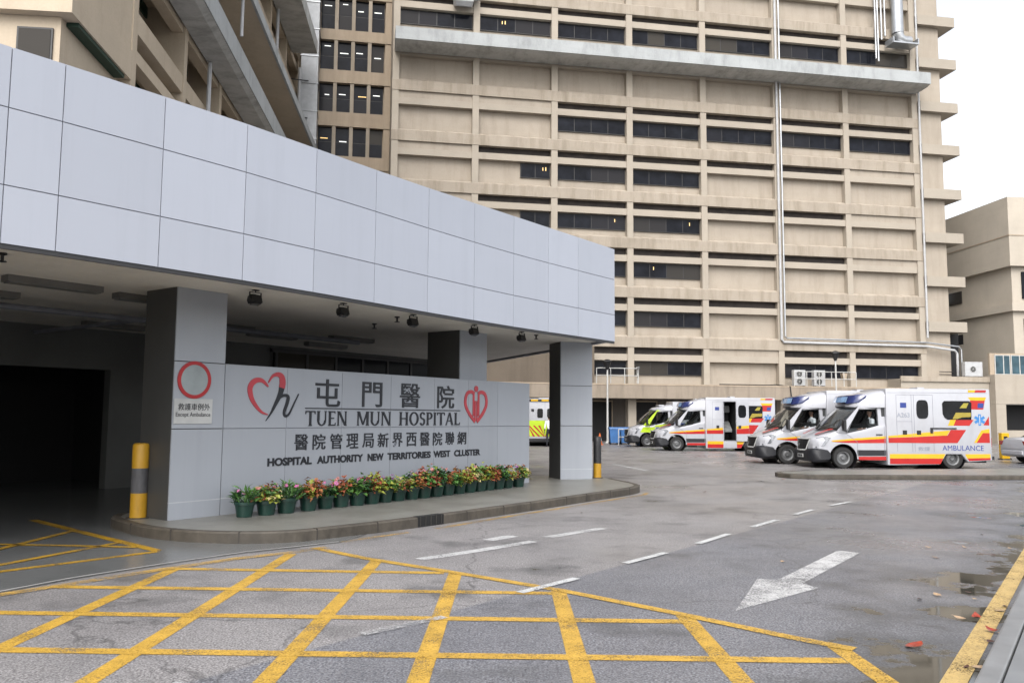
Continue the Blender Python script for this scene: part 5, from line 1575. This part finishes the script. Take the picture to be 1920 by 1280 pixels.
# standing figure by the chevron ambulance, half hidden by the right column
sp = thing('person', (2.10, 46.2, 0), R(100), 'standing person in a white shirt and dark trousers behind the right column', 'person')
N_ = {'hip': (0, 0, .93, (.15, .10)), 'waist': (0, 0, 1.08, (.135, .10)), 'chest': (.01, 0, 1.27, (.165, .115)), 'neck0': (0, 0, 1.44, .06), 'neck': (0, 0, 1.50, .05), 'jaw': (.02, 0, 1.55, (.065, .07)), 'head': (.01, 0, 1.63, (.078, .095)), 'crown': (0, 0, 1.70, (.06, .075)), 'nose': (.115, 0, 1.605, .014)}
E_ = [('hip', 'waist'), ('waist', 'chest'), ('chest', 'neck0'), ('neck0', 'neck'), ('neck', 'jaw'), ('jaw', 'head'), ('head', 'crown'), ('head', 'nose')]
for s, t in ((-1, 'l'), (1, 'r')):
    N_.update({'sh' + t: (0, s * .19, 1.38, .06), 'el' + t: (-.02, s * .24, 1.10, .045), 'wr' + t: (.05, s * .25, .86, .032), 'pa' + t: (.06, s * .25, .79, (.03, .02)),
               'th' + t: (0, s * .10, .82, .085), 'kn' + t: (.02, s * .11, .48, .058), 'an' + t: (0, s * .12, .09, .042), 'to' + t: (.14, s * .13, .04, .035)})
    E_ += [('chest', 'sh' + t), ('sh' + t, 'el' + t), ('el' + t, 'wr' + t), ('wr' + t, 'pa' + t), ('hip', 'th' + t), ('th' + t, 'kn' + t), ('kn' + t, 'an' + t), ('an' + t, 'to' + t)]
    for q in range(4):
        xq = .035 + .017 * q
        N_['f%d%s' % (q, t)] = (xq, s * .25, .74, .009); N_['g%d%s' % (q, t)] = (xq + .004, s * .24, .70 + .006 * abs(q - 1.5), .008)
        E_ += [('pa' + t, 'f%d%s' % (q, t)), ('f%d%s' % (q, t), 'g%d%s' % (q, t))]
    N_['tb' + t] = (.10, s * .24, .79, .011); N_['tc' + t] = (.115, s * .23, .75, .009)
    E_ += [('pa' + t, 'tb' + t), ('tb' + t, 'tc' + t)]
bd = person_mesh('body', N_, E_, 'hip', lambda c: 0 if c.z > 1.46 or (c.z < .90 and abs(c.y) > .19) else (2 if c.z < .98 else 1), sp)
MB().hull([(.0 + .09 * math.cos(a) * math.cos(b_) - .008, .083 * math.sin(a) * math.cos(b_), 1.645 + .095 * math.sin(b_)) for a in [k * PI / 6 for k in range(12)] for b_ in (.25, .7, 1.2, 1.5)] + [(-.08, y, 1.57) for y in (-.06, 0, .06)]).build('hair', M['hair'], bd, smooth=True, angle=80)

# ------------------------------------------------------------------ white saloon cut by the right edge
cr = thing('parked_car', (22.0, 32.4, 0), R(4), 'white car with red tail lamp behind the front ambulance, cut by the right edge', 'car')
def cs_(x, zb, zt_, w_, wt):
    h = [(0, zt_), (wt * .8, zt_ - .01), (wt, zt_ - .06), (w_, zt_ - .25), (w_, zb + .15), (w_ * .93, zb)]
    return [(x, -y, z) for y, z in h] + [(x, y, z) for y, z in reversed(h[1:])]
bo = MB().loft([cs_(-2.62, .42, .78, .55, .45), cs_(-2.58, .30, .93, .74, .62), cs_(-2.4, .25, .99, .84, .72), cs_(-1.5, .22, 1.02, .88, .76), cs_(0, .2, 1.0, .89, .78), cs_(1.0, .2, .98, .88, .76), cs_(1.75, .24, .86, .83, .7), cs_(1.95, .35, .7, .62, .5)]).build('body', M['white'], cr)
boolean_cut(bo, [MB().lathe([(0, -1.2), (.36, -1.2), (.36, 1.2), (0, 1.2)], 28, (x, 0, .31), 'y').build('cutter', M['black']) for x in (-1.6, 1.05)])
bo.data.polygons.foreach_set('use_smooth', [True] * len(bo.data.polygons)); bo.data.set_sharp_from_angle(angle=R(30))
gh = MB().loft([[(x, y, z) for x, y, z in q] for q in ([(-1.75, -.72, .99), (-1.75, .72, .99), (1.0, .72, .97), (1.0, -.72, .97)], [(-1.05, -.58, 1.42), (-1.05, .58, 1.42), (.25, .58, 1.42), (.25, -.58, 1.42)])]).build('windows', M['win_amb'], cr)
MB().hull([(x, y, z) for y in (-.58, .58) for x, z in ((-1.06, 1.421), (.26, 1.421), (-.9, 1.46), (.1, 1.46))]).build('roof', M['white'], cr)
for x in (-1.6, 1.05):
    for s in (-1, 1):
        wheel(cr, x, s * .78, .31, .2, s)
for s in (-1, 1):
    MB().hull([(-2.595 + d, s * y, z) for d in (0, .12) for y, z in ((.52, .72), (.78, .70), (.80, .86), (.55, .87))]).build('tail_lamp', M['red_lens'], cr)
decal(cr, 'red_band', [(-2.0, .62), (1.2, .62), (1.2, .70), (-2.0, .70)], 0, M['v_red'], -.89)
MB().box(-2.66, -2.5, -.6, .6, .34, .5).build('rear_bumper', M['white'], cr, bevel=.03)

# ------------------------------------------------------------------ flower pots
def leaf_mats():
    out = {}
    for nm, c in (('leaf_green', (.10, .24, .05)), ('leaf_dark', (.025, .085, .025)), ('leaf_lime', (.36, .40, .06)), ('leaf_rust', (.34, .09, .04)), ('leaf_red', (.30, .025, .03)), ('leaf_orange', (.50, .20, .07)), ('leaf_cream', (.55, .46, .22)), ('petal_pink', (.56, .17, .36)), ('petal_salmon', (.55, .22, .20)), ('petal_mauve', (.36, .14, .36))):
        out[nm] = simple(nm, c, .5, 0, .3, 30)
    return out
LM = leaf_mats()
def plant(parent, pal, flowers, seed, h=.30, rad=.20, n=260, grassy=False):
    r_ = random.Random(seed)
    h = h * .54
    keys = list(dict.fromkeys([k for k, _ in pal]))
    if flowers: keys.append(flowers[0])
    mb = MB()
    wts = [w_ for _, w_ in pal]
    cl = []
    for c in range(16):
        a = r_.uniform(0, 2 * PI); d = rad * math.sqrt(r_.random())
        cl.append((d * math.cos(a), d * math.sin(a), .24 + h * r_.uniform(.25, 1.05) * (1.1 - .55 * (d / rad) ** 2), r_.choices([k for k, _ in pal], wts)[0]))
    for i in range(n):
        c = r_.choice(cl)
        key = c[3] if r_.random() < .75 else r_.choices([k for k, _ in pal], wts)[0]
        p = Vector((c[0] + r_.gauss(0, .04), c[1] + r_.gauss(0, .04), max(.22, c[2] + r_.gauss(0, .04))))
        if i < n * .35:
            p.z = r_.uniform(.20, .24 + h * .5)
        L_ = r_.uniform(.06, .115) * (1.4 if grassy else 1); wd = L_ * (.25 if grassy else r_.uniform(.55, .85))
        dirv = Vector((p.x, p.y, 0)) * 1.2 + Vector((r_.gauss(0, .12), r_.gauss(0, .12), r_.uniform(-.06, .10) + (.25 if grassy else 0)))
        dirv.normalize()
        side = dirv.cross(Vector((r_.gauss(0, .35), r_.gauss(0, .35), 1))).normalized()
        up = side.cross(dirv)
        q0 = p; q1 = p + dirv * L_ * .45 + side * wd * .5 + up * .008; q2 = p + dirv * L_ - up * L_ * .3; q3 = p + dirv * L_ * .45 - side * wd * .5 + up * .008; qm = p + dirv * L_ * .55 - up * .006
        mb.add([q0, q1, q2, q3, qm], [(0, 1, 4), (1, 2, 4), (2, 3, 4), (3, 0, 4)], keys.index(key))
    if flowers:
        for i in range(flowers[1]):
            a = r_.uniform(0, 2 * PI); d = rad * math.sqrt(r_.random()) * 1.1
            p = Vector((d * math.cos(a), d * math.sin(a), .26 + h * r_.uniform(.65, 1.2)))
            R0 = r_.uniform(.022, .038)
            nrm = Vector((r_.gauss(0, .5), -.6 + r_.gauss(0, .4), .8)).normalized()
            u = nrm.orthogonal().normalized(); v_ = nrm.cross(u)
            for k in range(5):
                t = 2 * PI * k / 5
                dv = u * math.cos(t) + v_ * math.sin(t); sv = u * -math.sin(t) + v_ * math.cos(t)
                mb.add([p, p + dv * R0 * .7 + sv * R0 * .5, p + dv * R0 * 1.2 + nrm * .006, p + dv * R0 * .7 - sv * R0 * .5], [(0, 1, 2), (0, 2, 3)], len(keys) - 1)
    fo = mb.build('foliage', [LM[k] for k in keys], parent, fixn=False)
    st = MB()
    for c in cl[:8]:
        st.tube([(c[0] * .2, c[1] * .2, .20), (c[0] * .7, c[1] * .7, c[2] * .7 + .05), (c[0], c[1], c[2])], .005, 4)
    st.build('stems', LM['leaf_dark'], parent)
    return fo

PP = [(-3.95, 12.43), (-3.70, 12.70), (-3.48, 12.99), (-3.22, 13.32), (-3.02, 13.63), (-2.82, 13.91), (-2.60, 14.16), (-2.40, 14.43), (-2.21, 14.70), (-2.02, 14.97), (-1.81, 15.25), (-1.62, 15.52), (-1.42, 15.83), (-1.22, 16.12), (-1.02, 16.42), (-.83, 16.72), (-.64, 17.0), (-.46, 17.27), (-.27, 17.55), (-.08, 17.84), (.16, 18.10)]
G_ = [('leaf_green', 5), ('leaf_dark', 3)]
RU = [('leaf_rust', 3), ('leaf_orange', 3), ('leaf_lime', 4), ('leaf_green', 3)]
YE = [('leaf_lime', 4), ('leaf_cream', 2), ('leaf_rust', 2), ('leaf_green', 2)]
RE = [('leaf_red', 2), ('leaf_rust', 3), ('leaf_lime', 3), ('leaf_green', 3)]
MX = [('leaf_green', 4), ('leaf_lime', 2), ('leaf_dark', 2), ('leaf_orange', 1)]
CFG = [(G_, ('petal_pink', 3), .26, True, 'potted grassy green plant at the left end of the row along the sign wall'),
       (YE, ('petal_salmon', 6), .30, False, 'potted yellow and brown plant with salmon flowers, second from the left in the row'),
       (G_, ('petal_pink', 5), .27, True, 'potted leafy green plant with a few pink flowers, third from the left in the row'),
       (RU, None, .38, False, 'potted rust and lime coleus, fourth from the left, right of the gap in the row'),
       (G_, ('petal_pink', 16), .34, False, 'potted green plant full of pink flowers, fifth from the left in the row'),
       (RU, ('petal_salmon', 4), .35, False, 'potted rust coleus with a few salmon flowers, sixth from the left in the row'),
       (G_, ('petal_pink', 9), .33, False, 'potted green plant with pink flowers, seventh from the left in the row'),
       (RE, None, .40, False, 'potted dark red coleus, eighth from the left in the row'),
       (MX, ('petal_mauve', 5), .32, False, 'potted mixed green plant with mauve flowers, ninth from the left in the row'),
       (YE, None, .33, False, 'potted yellowish plant, tenth from the left in the row'),
       (MX, None, .40, False, 'potted tall mixed green plant in the middle of the row'),
       (RE, ('petal_salmon', 12), .42, False, 'potted red plant with salmon flowers, just right of the middle of the row'),
       (MX, ('petal_salmon', 5), .40, False, 'potted green plant with salmon flowers, ninth from the right in the row'),
       (G_, None, .38, False, 'potted all-green leafy plant, eighth from the right in the row'),
       (RU, None, .40, False, 'potted rust and lime plant, seventh from the right in the row'),
       (YE, ('petal_salmon', 4), .36, False, 'potted cream and lime plant, sixth from the right in the row'),
       (MX, None, .36, False, 'potted plain mixed green plant, fifth from the right in the row'),
       (RU, None, .40, False, 'potted orange coleus, fourth from the right in the row'),
       (G_, ('petal_mauve', 3), .38, False, 'potted green plant with mauve flowers, third from the right in the row'),
       (YE, None, .40, False, 'potted lime and rust plant, second from the right in the row'),
       (YE, ('petal_mauve', 4), .38, False, 'potted cream and lime plant with mauve flowers at the right end of the row')]
def pot_meshes():
    a = MB().lathe([(0, 0), (.118, 0), (.135, .10), (.152, .185), (.168, .187), (.172, .235), (.158, .237), (.150, .20), (.0, .20)], 22).build('pot', M['pot'], None, smooth=True)
    b = MB().lathe([(0, .212), (.08, .216), (.151, .206)], 14).build('soil', M['soil'], None)
    return a, b
pa, so = pot_meshes()
for i, ((x, y), (pal, fl, h, gr, lb)) in enumerate(zip(PP, CFG)):
    t = thing('flower_pot', (x, y, .146), random.uniform(-.3, .3), lb, 'flower pot', 'green flower pots along the sign wall')
    sc_ = random.uniform(.92, 1.06) * .98
    t.scale = (sc_, sc_, sc_ * random.uniform(.95, 1.05)); t.rotation_euler = (random.uniform(-.04, .04), random.uniform(-.04, .04), t.rotation_euler[2])
    p_ = pa if i == 0 else pa.copy()
    s_ = so if i == 0 else so.copy()
    if i:
        C.objects.link(p_); C.objects.link(s_)
    p_.parent = t; s_.parent = p_
    plant(t, pal, fl, 20 + i, h, .185 + .03 * random.random(), 360 if not gr else 230, gr)

# ------------------------------------------------------------------ fallen leaves
def leaf(x, y, size, rz, m, label, name='fallen_leaf', curl=.25, z=.012):
    mb = MB()
    prof = [(-.5, 0), (-.3, .2), (0, .3), (.25, .22), (.5, 0)]
    vs, fs = [], []
    for u, hw in prof:
        zz = curl * size * (u * u * 1.6)
        vs += [(u * size, hw * size, zz + .18 * size * hw), (u * size, 0, zz), (u * size, -hw * size, zz + .12 * size * hw)]
    for i in range(len(prof) - 1):
        fs += [(i * 3, i * 3 + 1, i * 3 + 4, i * 3 + 3), (i * 3 + 1, i * 3 + 2, i * 3 + 5, i * 3 + 4)]
    vs += [(.5 * size, .004, curl * size * .4), (.5 * size, -.004, curl * size * .4), (.75 * size, 0, .01)]
    fs.append((len(vs) - 3, len(vs) - 2, len(vs) - 1))
    mb.add(vs, fs)
    o = mb.build(name, m, None, fixn=False)
    o.location = (x, y, z); o.rotation_euler = (random.uniform(-.15, .15), random.uniform(-.15, .15), rz)
    return tag(o, label, 'leaf', 'fallen leaves on the wet road')
lr = simple('leaf_wet_red', (.32, .04, .015), .3, 0, .4, 25)
lbn = simple('leaf_wet_brown', (.10, .035, .02), .4, 0, .4, 25)
lpl = simple('leaf_pale', (.48, .33, .20), .5, 0, .3, 25)
leaf(2.95, 6.20, .18, .5, lr, 'largest fallen leaf, wet and red, lying beside the near puddle', z=.01)
leaf(3.89, 7.07, .12, 1.2, lr, 'red leaf standing on the gutter yellow line, farther of two', curl=.6, z=.015)
leaf(3.76, 6.62, .11, 2.2, lr, 'red leaf between the gutter yellow line and the footway kerb', curl=.6, z=.02)
SMALL = [(8.62, 16.78, 0), (7.49, 16.2, 0), (6.79, 12.11, 0), (5.4, 10.88, 1), (5.88, 10.9, 1), (5.08, 10.02, 0), (5.08, 10.1, 1), (5.9, 10.29, 0), (6.43, 10.84, 1), (3.76, 7.77, 0), (4.02, 7.96, 1), (4.38, 8.09, 0), (4.28, 7.79, 1), (4.79, 8.33, 0), (3.74, 7.05, 1), (4.39, 7.51, 0), (4.24, 7.33, 1), (3.05, 5.69, 0), (3.13, 5.68, 1), (3.58, 6.33, 0), (3.81, 6.56, 1), (3.38, 5.95, 0), (3.14, 9.73, 1), (5.8, 21.31, 0), (4.32, 18.66, 0), (5.9, 19.6, 0), (1.22, 14.47, 0)]
for x, y, k in SMALL:
    leaf(x, y, random.uniform(.06, .11), random.uniform(0, 6), lpl if k else lbn, 'small pale dry leaf lying on the wet road near the gutter' if k else 'small dark brown leaf lying on the wet road')
leaf(7.39, 22.72, .13, .3, lr, 'lone red leaf by the tip of the traffic island kerb')
